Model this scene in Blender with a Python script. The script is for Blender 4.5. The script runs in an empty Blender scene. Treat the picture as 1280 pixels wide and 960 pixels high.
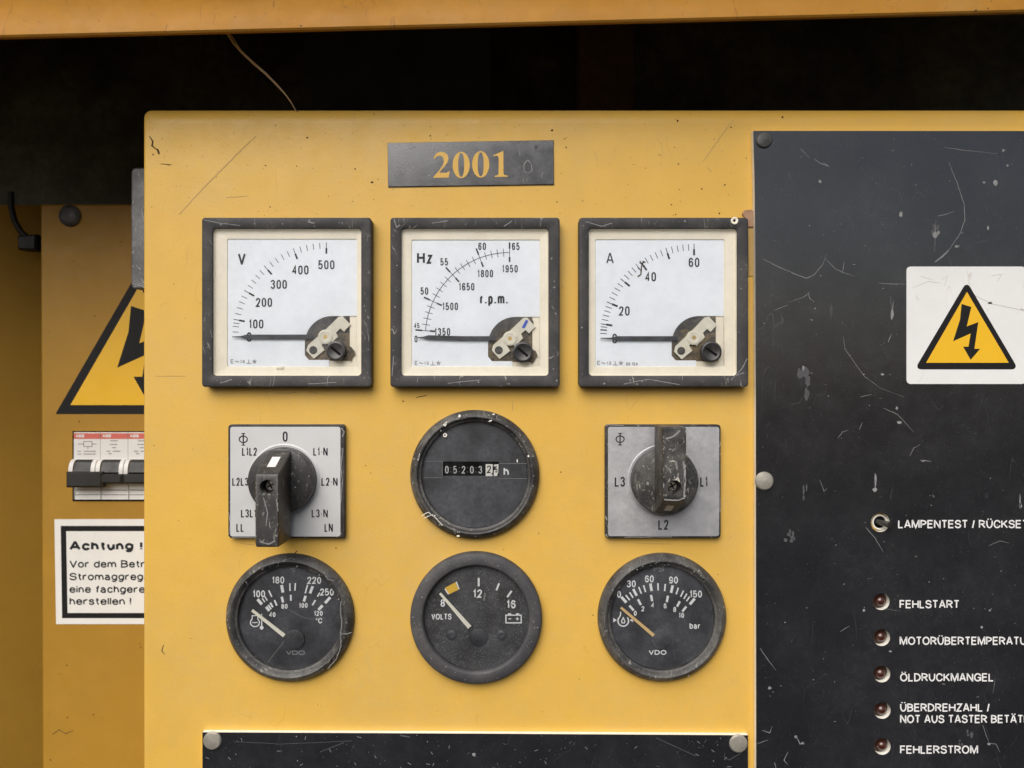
import bpy, bmesh, math, random
from math import radians as R, sin, cos, pi, tan, atan2, hypot
from mathutils import Vector

# ------------------------------------------------------------------ camera, sky, sun, exposure
C = bpy.context.scene
COL = C.collection
S = 0.336e-3            # metres per unit on the control panel face (48 mm switch plates, 72 mm meters)
D = 982.0               # camera distance in the same units (0.33 m)
CAM = bpy.data.cameras.new('camera')
cam = bpy.data.objects.new('camera', CAM)
COL.objects.link(cam)
cam.location = (0, -D * S, 0)
cam.rotation_euler = (R(90), 0, 0)
CAM.sensor_width = 36
CAM.angle = 2 * math.atan(640 / D)
CAM.clip_start, CAM.clip_end = 0.01, 200
CAM.dof.use_dof = True
CAM.dof.focus_distance = D * S
CAM.dof.aperture_fstop = 14.0
C.camera = cam

SUN_EL, SUN_AZ = R(43), pi + 0.35
W = bpy.data.worlds.new('World')
C.world = W
W.use_nodes = True
wn = W.node_tree
sky = wn.nodes.new('ShaderNodeTexSky')
sky.sky_type = 'NISHITA'
sky.sun_disc = False
sky.sun_elevation, sky.sun_rotation = SUN_EL, SUN_AZ
sky.air_density, sky.dust_density, sky.ozone_density = 1.0, 4.0, 1.0
wn.links.new(sky.outputs[0], wn.nodes['Background'].inputs[0])
wn.nodes['Background'].inputs[1].default_value = 0.095
SL = bpy.data.lights.new('sun', 'SUN')
SL.energy, SL.angle, SL.color = 3.1, R(58), (1.0, 0.985, 0.955)
sun = bpy.data.objects.new('sun', SL)
COL.objects.link(sun)
sd = Vector((sin(SUN_AZ) * cos(SUN_EL), cos(SUN_AZ) * cos(SUN_EL), sin(SUN_EL)))
sun.rotation_euler = (-sd).to_track_quat('-Z', 'Y').to_euler()
sun.location = sd * 3
C.view_settings.view_transform = 'Standard'
C.view_settings.look = 'None'
C.view_settings.exposure = 0.02
C.view_settings.gamma = 1.0
C.cycles.max_bounces = 8
RND = random.Random(11)


# ------------------------------------------------------------------ materials
def worn(name, base, rough=.5, metal=0., var=.12, vscale=.02, dust=None, specks=(), hair=None, bump=None,
         spec=.5, grain=0., coat=0.):
    """procedural surface in millimetres of world space: tone drift, dust patches, specks, hair scratches, grain"""
    m = bpy.data.materials.new(name)
    m.use_nodes = True
    t = m.node_tree
    N, Lk = t.nodes, t.links
    b = N['Principled BSDF']
    geo = N.new('ShaderNodeNewGeometry')
    mp = N.new('ShaderNodeVectorMath')
    mp.operation = 'SCALE'
    mp.inputs['Scale'].default_value = 1000
    Lk.new(geo.outputs['Position'], mp.inputs[0])
    P = mp.outputs[0]

    def noise(scale, detail=4, rough_=.6, off=0., vec=None):
        n = N.new('ShaderNodeTexNoise')
        n.inputs['Scale'].default_value = scale
        n.inputs['Detail'].default_value = detail
        n.inputs['Roughness'].default_value = rough_
        v = vec or P
        if off:
            a = N.new('ShaderNodeVectorMath')
            a.inputs[1].default_value = (off, off * .7, off * 1.3)
            Lk.new(v, a.inputs[0])
            v = a.outputs[0]
        Lk.new(v, n.inputs['Vector'])
        return n.outputs['Fac']

    def ramp(val, lo, hi, a=0., c=1.):
        r = N.new('ShaderNodeMapRange')
        r.inputs['From Min'].default_value, r.inputs['From Max'].default_value = lo, hi
        r.inputs['To Min'].default_value, r.inputs['To Max'].default_value = a, c
        Lk.new(val, r.inputs['Value'])
        return r.outputs[0]

    def math_(op, a, c):
        r = N.new('ShaderNodeMath')
        r.operation = op
        for i, v in enumerate((a, c)):
            if isinstance(v, (int, float)):
                r.inputs[i].default_value = v
            else:
                Lk.new(v, r.inputs[i])
        return r.outputs[0]

    def mix(fac, a, col):
        r = N.new('ShaderNodeMix')
        r.data_type = 'RGBA'
        Lk.new(fac, r.inputs['Factor'])
        Lk.new(a, r.inputs['A'])
        if isinstance(col, tuple):
            r.inputs['B'].default_value = (*col[:3], 1)
        else:
            Lk.new(col, r.inputs['B'])
        return r.outputs['Result']

    rgb = N.new('ShaderNodeRGB')
    rgb.outputs[0].default_value = (*base, 1)
    col = rgb.outputs[0]
    if var:
        col = mix(ramp(noise(vscale, 5, .65), .35, .68, 0, 1), col, tuple(min(1, c * (1 - var)) for c in base))
        col = mix(ramp(noise(vscale * 6, 3, .6, 31), .45, .75, 0, .6), col, tuple(min(1, c * (1 + var * .6)) for c in base))
    if grain:
        g = noise(1.7, 5, .85, 77)
        col = mix(ramp(g, .35, .62, 0, grain), col, tuple(c * .55 for c in base))
        col = mix(ramp(g, .58, .75, 0, grain), col, tuple(min(1, c * 1.8 + .02) for c in base))
    if dust:
        dc, amt, dsc = dust
        f = ramp(noise(dsc, 6, .7, 13), .42, .72, 0, amt)
        f = math_('MULTIPLY', f, ramp(noise(dsc * 14, 3, .7, 5), .3, .6, .35, 1))
        col = mix(f, col, dc)
    for k, (sc, thr, sc_col, dens, amt) in enumerate(specks):
        dis = N.new('ShaderNodeTexNoise')
        dis.inputs['Scale'].default_value = sc * 2.5
        Lk.new(P, dis.inputs['Vector'])
        sv = N.new('ShaderNodeVectorMath')
        sv.operation = 'SCALE'
        sv.inputs['Scale'].default_value = .5 / sc
        Lk.new(dis.outputs['Color'], sv.inputs[0])
        ad = N.new('ShaderNodeVectorMath')
        Lk.new(P, ad.inputs[0])
        Lk.new(sv.outputs[0], ad.inputs[1])
        vo = N.new('ShaderNodeTexVoronoi')
        vo.inputs['Scale'].default_value = sc
        Lk.new(ad.outputs[0], vo.inputs['Vector'])
        sep = N.new('ShaderNodeSeparateColor')
        Lk.new(vo.outputs['Color'], sep.inputs[0])
        size = ramp(sep.outputs[1], 0, 1, thr * .35, thr)
        inside = ramp(math_('SUBTRACT', size, vo.outputs['Distance']), 0, thr * .35, 0, 1)
        gate = math_('MULTIPLY', math_('LESS_THAN', sep.outputs[0], dens), ramp(noise(sc * .09, 2, .5, 9 + k), .35, .6, .25, 1))
        f = math_('MULTIPLY', math_('MULTIPLY', inside, gate), amt)
        col = mix(f, col, sc_col)
    if hair:
        hc, hs, hw, ha = hair
        for k in range(2):
            mpn = N.new('ShaderNodeMapping')
            mpn.inputs['Rotation'].default_value = (0, .6 + k * 1.3, 0)
            mpn.inputs['Scale'].default_value = (1, 1, .35)
            Lk.new(P, mpn.inputs[0])
            n = noise(hs, 2.5, .55, 40 + 17 * k, mpn.outputs[0])
            line = ramp(math_('ABSOLUTE', math_('SUBTRACT', n, .5), 0), 0, hw, 1, 0)
            gate = ramp(noise(hs * 1.7, 3, .7, 91 + k * 7), .53, .66, 0, ha)
            col = mix(math_('MULTIPLY', line, gate), col, hc)
    Lk.new(col, b.inputs['Base Color'])
    b.inputs['Metallic'].default_value = metal
    b.inputs['Specular IOR Level'].default_value = spec
    Lk.new(ramp(noise(.12, 5, .7, 3), .3, .7, max(0, rough - .1), min(1, rough + .1)), b.inputs['Roughness'])
    if coat:
        b.inputs['Coat Weight'].default_value = coat
        b.inputs['Coat Roughness'].default_value = .08
    if bump:
        bs, st, bd = bump
        bp = N.new('ShaderNodeBump')
        bp.inputs['Strength'].default_value = st
        bp.inputs['Distance'].default_value = bd
        Lk.new(noise(bs, 4, .65, 21), bp.inputs['Height'])
        Lk.new(bp.outputs[0], b.inputs['Normal'])
    return m


BRN = (.10, .045, .012)
GREY_DUST = (.34, .32, .28)
M = {}
M['yellow'] = worn('yellow_paint', (.72, .435, .080), .42, spec=.35, grain=.10, var=.08, vscale=.012, dust=((.58, .40, .15), .55, .016),
                   specks=[(.22, .10, (.07, .03, .01), .35, .9), (.55, .13, BRN, .22, .75), (1.3, .18, BRN, .10, .5)],
                   hair=((.40, .25, .07), .03, .003, .3), bump=(.9, .22, .0003))
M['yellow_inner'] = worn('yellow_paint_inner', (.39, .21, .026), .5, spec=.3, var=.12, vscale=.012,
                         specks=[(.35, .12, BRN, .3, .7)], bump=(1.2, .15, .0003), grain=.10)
M['beam'] = worn('yellow_paint_beam', (.54, .25, .034), .5, spec=.2, var=.16, vscale=.02, dust=((.50, .34, .14), .3, .03),
                 specks=[(.25, .12, (.06, .03, .012), .45, .9), (.8, .16, BRN, .3, .7), (.5, .1, (.6, .5, .35), .12, .7)],
                 hair=((.16, .08, .03), .05, .006, .7), bump=(1.0, .2, .0004))
M['dark_sheet'] = worn('dark_foam_sheet', (.16, .165, .15), .9, var=.5, vscale=.01, dust=((.55, .58, .45), .55, .012), spec=.1)
M['baffle'] = worn('grey_baffle', (.20, .25, .29), .8, var=.3, vscale=.01, spec=.2)
M['dark_post'] = worn('dark_brown_post', (.34, .25, .16), .8, var=.3, spec=.2)
M['frame'] = worn('frame_plastic', (.040, .039, .041), .55, spec=.35, var=.2, dust=(GREY_DUST, .16, .06),
                  specks=[(.9, .16, (.55, .52, .45), .22, .7), (2.2, .2, (.4, .38, .33), .18, .5)],
                  hair=((.5, .48, .42), .10, .006, .7), bump=(1.6, .35, .0003), grain=.35)
M['bezel'] = worn('gauge_bezel_plastic', (.040, .039, .040), .5, var=.35, dust=(GREY_DUST, .42, .06),
                  specks=[(.8, .16, (.6, .57, .45), .3, .8), (1.7, .26, (.42, .40, .34), .45, .8)],
                  hair=((.55, .52, .44), .10, .008, .7), bump=(1.6, .4, .0003), grain=1.)
M['bezel_flat'] = worn('flat_bezel_plastic', (.056, .055, .060), .6, spec=.35, var=.15, dust=(GREY_DUST, .2, .06),
                       specks=[(.7, .16, (.45, .42, .32), .3, .6), (1.8, .2, (.4, .38, .33), .15, .5)], bump=(1.4, .2, .0003), grain=.25)
M['cream'] = worn('cream_plastic', (.88, .82, .68), .45, var=.05, dust=((.52, .46, .33), .25, .05),
                  specks=[(.5, .1, (.2, .15, .08), .12, .7)], bump=(1.0, .08, .0003))
M['dial'] = worn('white_dial', (.82, .875, .945), .5, var=.02, dust=((.55, .52, .47), .14, .06),
                 specks=[(.55, .09, (.25, .2, .15), .16, .7), (1.6, .13, (.3, .28, .25), .08, .5)])
M['ink'] = worn('dial_ink', (.02, .021, .026), .6, spec=.2, var=.1)
M['grey_ink'] = worn('faded_ink', (.22, .22, .22), .6, var=.1)
M['pointer'] = worn('dark_pointer', (.026, .029, .038), .5, spec=.3, var=.3, dust=((.20, .22, .26), .35, .15))
M['movement'] = worn('movement_recess', (.060, .052, .042), .6, var=.6, vscale=.3, dust=((.36, .25, .11), .8, .30),
                     specks=[(.7, .3, (.012, .014, .018), .6, .95), (1.1, .25, (.6, .56, .48), .3, .8)], grain=.8)
M['movement_dark'] = worn('movement_dark_plate', (.035, .037, .042), .6, var=.5, vscale=.3, dust=((.3, .27, .2), .35, .4), grain=.5)  # dark mottled plates and pins of the movement
M['yoke'] = worn('cream_yoke', (.72, .70, .60), .5, var=.1, vscale=.3, dust=((.45, .38, .25), .4, .3))
M['brass'] = worn('brass_pin', (.55, .40, .16), .4, metal=.7, var=.2)
M['black_screw'] = worn('black_screw', (.022, .022, .024), .4, var=.2, dust=(GREY_DUST, .15, .2), specks=[(2., .2, (.4, .38, .33), .1, .5)])
M['void'] = worn('black_recess', (.006, .006, .006), .9, var=0, spec=.1)
M['silver'] = worn('brushed_face', (.58, .585, .59), .48, metal=.2, var=.06, dust=((.62, .61, .58), .35, .05),
                   specks=[(.6, .1, (.2, .18, .15), .12, .6)], bump=(.5, .1, .0003))
M['silver_worn'] = worn('weathered_face', (.48, .485, .51), .42, metal=.45, var=.22, vscale=.06, dust=((.66, .65, .64), .6, .06),
                        specks=[(.7, .14, (.72, .70, .68), .25, .7), (.5, .12, (.25, .23, .2), .2, .6)], bump=(.5, .2, .0004), grain=.12)
M['knob'] = worn('knob_plastic', (.030, .0295, .031), .42, var=.3, vscale=.08, dust=((.30, .28, .25), .15, .10),
                 specks=[(1.2, .2, (.6, .57, .5), .25, .8), (2.8, .25, (.5, .48, .42), .25, .7)],
                 hair=((.6, .57, .5), .12, .008, .9), bump=(1.3, .3, .0003), grain=.6)
M['knob_dusty'] = worn('dusty_knob_plastic', (.036, .035, .035), .5, var=.3, vscale=.08, dust=((.36, .34, .30), .32, .12),
                       specks=[(1.2, .22, (.6, .57, .5), .35, .8), (2.8, .25, (.5, .48, .42), .35, .8)],
                       hair=((.6, .57, .5), .12, .010, 1.), bump=(1.3, .3, .0003), grain=.7)
M['white_mark'] = worn('white_index_paint', (.74, .73, .72), .5, var=.08, specks=[(1., .12, (.3, .3, .3), .1, .6)])
M['face_black'] = worn('gauge_face', (.036, .038, .045), .5, var=.35, vscale=.05, dust=((.18, .19, .22), .45, .05),
                       specks=[(.9, .13, (.5, .49, .46), .2, .7), (2., .22, (.34, .34, .36), .4, .8)], grain=.8)
M['face_speck'] = worn('dusty_gauge_face', (.042, .043, .047), .6, var=.3, vscale=.06, dust=((.17, .17, .18), .4, .1),
                       specks=[(1.0, .2, (.5, .49, .46), .35, .8), (1.9, .33, (.42, .42, .42), .6, .9)], grain=1.)
M['gauge_white'] = worn('gauge_print', (.74, .76, .78), .5, var=.1)
M['drum_print'] = worn('drum_print', (.5, .5, .52), .5, var=.2, vscale=.3)
M['gauge_dim'] = worn('worn_gauge_print', (.22, .22, .23), .6, var=.3)
M['needle'] = worn('off_white_needle', (.74, .72, .62), .5, var=.08)
M['needle_tan'] = worn('tan_needle', (.66, .46, .22), .5, var=.15)
M['yellow_mark'] = worn('yellow_print', (.72, .46, .05), .5, var=.1)
M['black_plate'] = worn('black_laminate', (.0185, .019, .022), .15, spec=.95, var=.18, vscale=.02, dust=((.08, .08, .085), .25, .02),
                        specks=[(.35, .10, (.45, .45, .46), .22, .8), (.9, .14, (.36, .36, .38), .22, .6), (2.2, .2, (.3, .3, .32), .3, .8)],
                        hair=((.2, .2, .21), .035, .0018, .22), bump=(1.5, .1, .0002), grain=.22)
M['core'] = worn('white_laminate_core', (.86, .83, .74), .6, var=.12, vscale=.1)
M['engraved'] = worn('engraved_white', (.78, .77, .76), .6, var=.06)
M['scratch'] = worn('pale_scratch', (.27, .27, .27), .7, var=.5, vscale=.4)
M['scratch_soft'] = worn('soft_scuff', (.075, .075, .08), .7, var=.3, vscale=.2)
M['rivet'] = worn('grey_rivet', (.42, .40, .35), .5, metal=.5, var=.25, vscale=.15, dust=((.30, .26, .19), .6, .25), bump=(1., .3, .0004))
M['rivet_dark'] = worn('dark_rivet', (.06, .06, .06), .55, metal=.3, var=.3, vscale=.2, dust=((.28, .28, .27), .5, .2), bump=(1., .4, .0004))
M['sticker_white'] = worn('white_sticker', (.76, .76, .75), .4, var=.04, dust=((.55, .53, .48), .2, .03), specks=[(.6, .1, (.3, .25, .2), .1, .5)],
                          hair=((.45, .4, .36), .05, .004, .5))
M['sign_yellow'] = worn('warning_yellow', (.80, .46, .018), .4, var=.05)
M['sign_black'] = worn('warning_black', (.014, .0135, .014), .55, spec=.2, var=.2, grain=.2)
M['notice_white'] = worn('notice_white', (.76, .75, .71), .5, var=.06)
M['breaker'] = worn('breaker_plastic', (.70, .69, .67), .45, var=.06, dust=((.5, .47, .4), .25, .06))
M['breaker_red'] = worn('breaker_red', (.58, .13, .10), .5, var=.1)
M['breaker_black'] = worn('breaker_black', (.02, .019, .018), .5, var=.2)
M['led'] = worn('dark_red_lens', (.055, .016, .010), .18, var=.2, coat=.6)
M['hole_shade'] = worn('brown_hole_shade', (.035, .018, .010), .6, var=.3)  # dark brown stands in for the shade down inside the lamp holes
M['dark_pin'] = worn('dark_toggle_metal', (.10, .095, .09), .3, metal=.6, var=.2)
M['metal_pin'] = worn('toggle_metal', (.45, .44, .42), .3, metal=.8, var=.2)
M['latch'] = worn('worn_dark_latch', (.055, .055, .06), .5, var=.25, vscale=.06, dust=((.30, .30, .31), .5, .06),
                  specks=[(1.2, .2, (.5, .5, .48), .2, .7)], hair=((.6, .6, .58), .08, .008, .9), grain=.4)
M['cable'] = worn('black_rubber', (.012, .011, .010), .6, var=.2)
M['straw'] = worn('dry_straw', (.78, .60, .38), .7, var=.2, vscale=.3)
M['tape'] = worn('dry_adhesive', (.42, .25, .15), .8, var=.3, vscale=.3, grain=.5)
M['blue'] = worn('blue_print', (.03, .09, .5), .5, var=.1)
M['dirt'] = worn('dark_dirt', (.05, .028, .012), .9, var=.2)
M['digit_white'] = worn('counter_white', (.72, .72, .68), .5, var=.1)
M['rust_line'] = worn('paint_scratch', (.50, .32, .10), .6, var=.15)


def glass_mat():
    m = bpy.data.materials.new('dusty_clear_cover')
    m.use_nodes = True
    t = m.node_tree
    N, Lk = t.nodes, t.links
    N.remove(N['Principled BSDF'])
    tr, gl, mx = N.new('ShaderNodeBsdfTransparent'), N.new('ShaderNodeBsdfGlossy'), N.new('ShaderNodeMixShader')
    fr = N.new('ShaderNodeFresnel')
    fr.inputs['IOR'].default_value = 1.25
    gl.inputs['Roughness'].default_value = .12
    tr.inputs['Color'].default_value = (1, 1, 1, 1)
    Lk.new(fr.outputs[0], mx.inputs[0])
    Lk.new(tr.outputs[0], mx.inputs[1])
    Lk.new(gl.outputs[0], mx.inputs[2])
    geo, sc, no, mr, df, m2 = (N.new('ShaderNode' + k) for k in ('NewGeometry', 'VectorMath', 'TexNoise', 'MapRange', 'BsdfDiffuse', 'MixShader'))
    sc.operation = 'SCALE'
    sc.inputs['Scale'].default_value = 1000
    no.inputs['Scale'].default_value, no.inputs['Detail'].default_value, no.inputs['Roughness'].default_value = .07, 8, .72
    df.inputs['Color'].default_value = (.56, .60, .68, 1)
    mr.inputs['From Min'].default_value, mr.inputs['From Max'].default_value = .42, .72
    mr.inputs['To Min'].default_value, mr.inputs['To Max'].default_value = (.0), .045
    Lk.new(geo.outputs['Position'], sc.inputs[0])
    Lk.new(sc.outputs[0], no.inputs['Vector'])
    Lk.new(no.outputs['Fac'], mr.inputs['Value'])
    Lk.new(mr.outputs[0], m2.inputs[0])
    Lk.new(mx.outputs[0], m2.inputs[1])
    Lk.new(df.outputs[0], m2.inputs[2])
    Lk.new(m2.outputs[0], N['Material Output'].inputs['Surface'])
    return m


M['glass'] = glass_mat()
M['faint_scratch'] = worn('faint_scratch', (.5, .48, .45), .6, var=.2)


# ------------------------------------------------------------------ mesh helpers (units: u right, v up, h towards the viewer)
class MB:
    def __init__(s):
        s.v, s.f, s.m = [], [], []

    def add(s, vs, fs, mat=0):
        o = len(s.v)
        s.v += [tuple(p) for p in vs]
        for f in fs:
            s.f.append([i + o for i in f])
            s.m.append(mat)

    def poly(s, pts, h, mat=0):
        s.add([(x, y, h) for x, y in pts], [list(range(len(pts)))], mat)

    def loft(s, loops, mat=0, cap0=True, cap1=True, capmat=None):
        n = len(loops[0])
        vs = [p for lp in loops for p in lp]
        fs = []
        for k in range(len(loops) - 1):
            for i in range(n):
                j = (i + 1) % n
                fs.append([k * n + i, k * n + j, (k + 1) * n + j, (k + 1) * n + i])
        s.add(vs, fs, mat)
        if cap0:
            s.add(loops[0], [list(range(n))[::-1]], mat)
        if cap1:
            s.add(loops[-1], [list(range(n))], mat if capmat is None else capmat)

    def prism(s, pts, h0, h1, mat=0, bev=0.):
        if bev:
            cx, cy = sum(p[0] for p in pts) / len(pts), sum(p[1] for p in pts) / len(pts)
            w = max(abs(p[0] - cx) for p in pts) or 1
            hh = max(abs(p[1] - cy) for p in pts) or 1
            ins = [(cx + (x - cx) * (1 - bev / w), cy + (y - cy) * (1 - bev / hh)) for x, y in pts]
            s.loft([[(x, y, h0) for x, y in pts], [(x, y, h1 - bev) for x, y in pts], [(x, y, h1) for x, y in ins]], mat)
        else:
            s.loft([[(x, y, h0) for x, y in pts], [(x, y, h1) for x, y in pts]], mat)

    def lathe(s, cx, cy, prof, mat=0, seg=96, cap0=False, cap1=False, capmat=None):
        s.loft([[(cx + r * cos(2 * pi * i / seg), cy + r * sin(2 * pi * i / seg), h) for i in range(seg)] for r, h in prof],
               mat, cap0, cap1, capmat)

    def box(s, x0, y0, x1, y1, h0, h1, mat=0, bev=0.):
        s.prism([(x0, y0), (x1, y0), (x1, y1), (x0, y1)], h0, h1, mat, bev)

    def stroke(s, pts, w, h, mat=0, closed=False, taper=None):
        n = len(pts)
        if n < 2:
            return
        L, Rr = [], []
        for i, (x, y) in enumerate(pts):
            a = pts[i - 1] if (i > 0 or closed) else None
            c = pts[(i + 1) % n] if (i < n - 1 or closed) else None
            ds = []
            if a is not None:
                d = (x - a[0], y - a[1]); l = hypot(*d) or 1e-9
                ds.append((d[0] / l, d[1] / l))
            if c is not None:
                d = (c[0] - x, c[1] - y); l = hypot(*d) or 1e-9
                ds.append((d[0] / l, d[1] / l))
            tx, ty = sum(d[0] for d in ds), sum(d[1] for d in ds)
            l = hypot(tx, ty) or 1e-9
            tx, ty = tx / l, ty / l
            k = 1.
            if len(ds) == 2:
                cs = max(.4, abs(tx * ds[0][0] + ty * ds[0][1]))
                k = 1 / cs
            ww = w * (taper(i / (n - 1)) if taper else 1)
            L.append((x - ty * ww / 2 * k, y + tx * ww / 2 * k, h))
            Rr.append((x + ty * ww / 2 * k, y - tx * ww / 2 * k, h))
        m = n if closed else n - 1
        s.add(L + Rr, [[i, n + i, n + (i + 1) % n, (i + 1) % n] for i in range(m)], mat)

    def tube(s, pts, r, mat=0, seg=8, taper=None):
        loops = []
        for i, p in enumerate(pts):
            p = Vector(p)
            a, c = Vector(pts[max(0, i - 1)]), Vector(pts[min(len(pts) - 1, i + 1)])
            t = (c - a).normalized()
            n1 = t.cross(Vector((.13, .21, 1))).normalized()
            n2 = t.cross(n1)
            rr = r * (taper(i / (len(pts) - 1)) if taper else 1)
            loops.append([tuple(p + (n1 * cos(2 * pi * k / seg) + n2 * sin(2 * pi * k / seg)) * rr) for k in range(seg)])
        s.loft(loops, mat)

    def holed(s, outer, holes, h0, h1, mat=0, side=0, wall=0):
        bm = bmesh.new()
        for lp in [outer] + holes:
            vs = [bm.verts.new((x, y, 0)) for x, y in lp]
            for i in range(len(vs)):
                bm.edges.new((vs[i], vs[(i + 1) % len(vs)]))
        bmesh.ops.triangle_fill(bm, use_beauty=True, use_dissolve=False, edges=bm.edges[:])
        bm.verts.index_update()
        vs = [(v.co.x, v.co.y, h1) for v in bm.verts]
        fs = [[v.index for v in f.verts] for f in bm.faces]
        bm.free()
        s.add(vs, fs, mat)
        for lp, mm in [(outer, side)] + [(q, wall) for q in holes]:
            n = len(lp)
            s.add([(x, y, h0) for x, y in lp] + [(x, y, h1) for x, y in lp],
                  [[i, (i + 1) % n, n + (i + 1) % n, n + i] for i in range(n)], mm)

    def mesh(s, name, mats, angle=35, recalc=True):
        me = bpy.data.meshes.new(name)
        me.from_pydata([(u * S, -h * S, v * S) for u, v, h in s.v], [], s.f)
        for m in mats:
            me.materials.append(M[m])
        me.polygons.foreach_set('material_index', s.m)
        if recalc:
            bm = bmesh.new()
            bm.from_mesh(me)
            bmesh.ops.remove_doubles(bm, verts=bm.verts, dist=1e-8)
            bmesh.ops.recalc_face_normals(bm, faces=bm.faces)
            bm.to_mesh(me)
            bm.free()
        me.polygons.foreach_set('use_smooth', [True] * len(me.polygons))
        me.set_sharp_from_angle(angle=R(angle))
        me.update()
        return me


def rr(x0, y0, x1, y1, r, n=6):
    out = []
    for cx, cy, a0 in ((x1 - r, y1 - r, 0), (x0 + r, y1 - r, 90), (x0 + r, y0 + r, 180), (x1 - r, y0 + r, 270)):
        for k in range(n + 1):
            a = R(a0 + 90 * k / n)
            out.append((cx + r * cos(a), cy + r * sin(a)))
    return out


def lift(pts, h):
    return [(x, y, h) for x, y in pts]


def circ(cx, cy, r, n=40):
    return [(cx + r * cos(2 * pi * i / n), cy + r * sin(2 * pi * i / n)) for i in range(n)]


def tp(px, py, h=0.):
    """a point of the place seen at (px, py) of a 1280x960 frame, on the plane h units in front of the panel face"""
    k = (D - h) / D
    return ((px - 640) * k, (480 - py) * k)


class Thing:
    def __init__(s, name, label, cat, px, py, h=0., group=None, h_ref=None):
        s.u, s.v = tp(px, py, h if h_ref is None else h_ref)
        s.h = h
        s.o = bpy.data.objects.new(name, None)
        COL.objects.link(s.o)
        s.o.empty_display_size = .01
        s.o.location = (s.u * S, -h * S, s.v * S)
        s.o['label'], s.o['category'] = label, cat
        if group:
            s.o['group'] = group

    def L(s, px, py, h=0.):
        """local (u, v) for what is seen at (px, py) when it lies h units (measured from the panel face) in front"""
        u, v = tp(px, py, h)
        return (u - s.u, v - s.v)

    def P(s, pts, h=0.):
        return [s.L(x, y, h) for x, y in pts]

    def part(s, name, mb, mats, parent=None, angle=35, recalc=True, label=None):
        o = bpy.data.objects.new(name, mb.mesh(name, mats, angle, recalc))
        COL.objects.link(o)
        o.parent = parent or s.o
        if label:
            o['label'] = label
        return o


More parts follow.
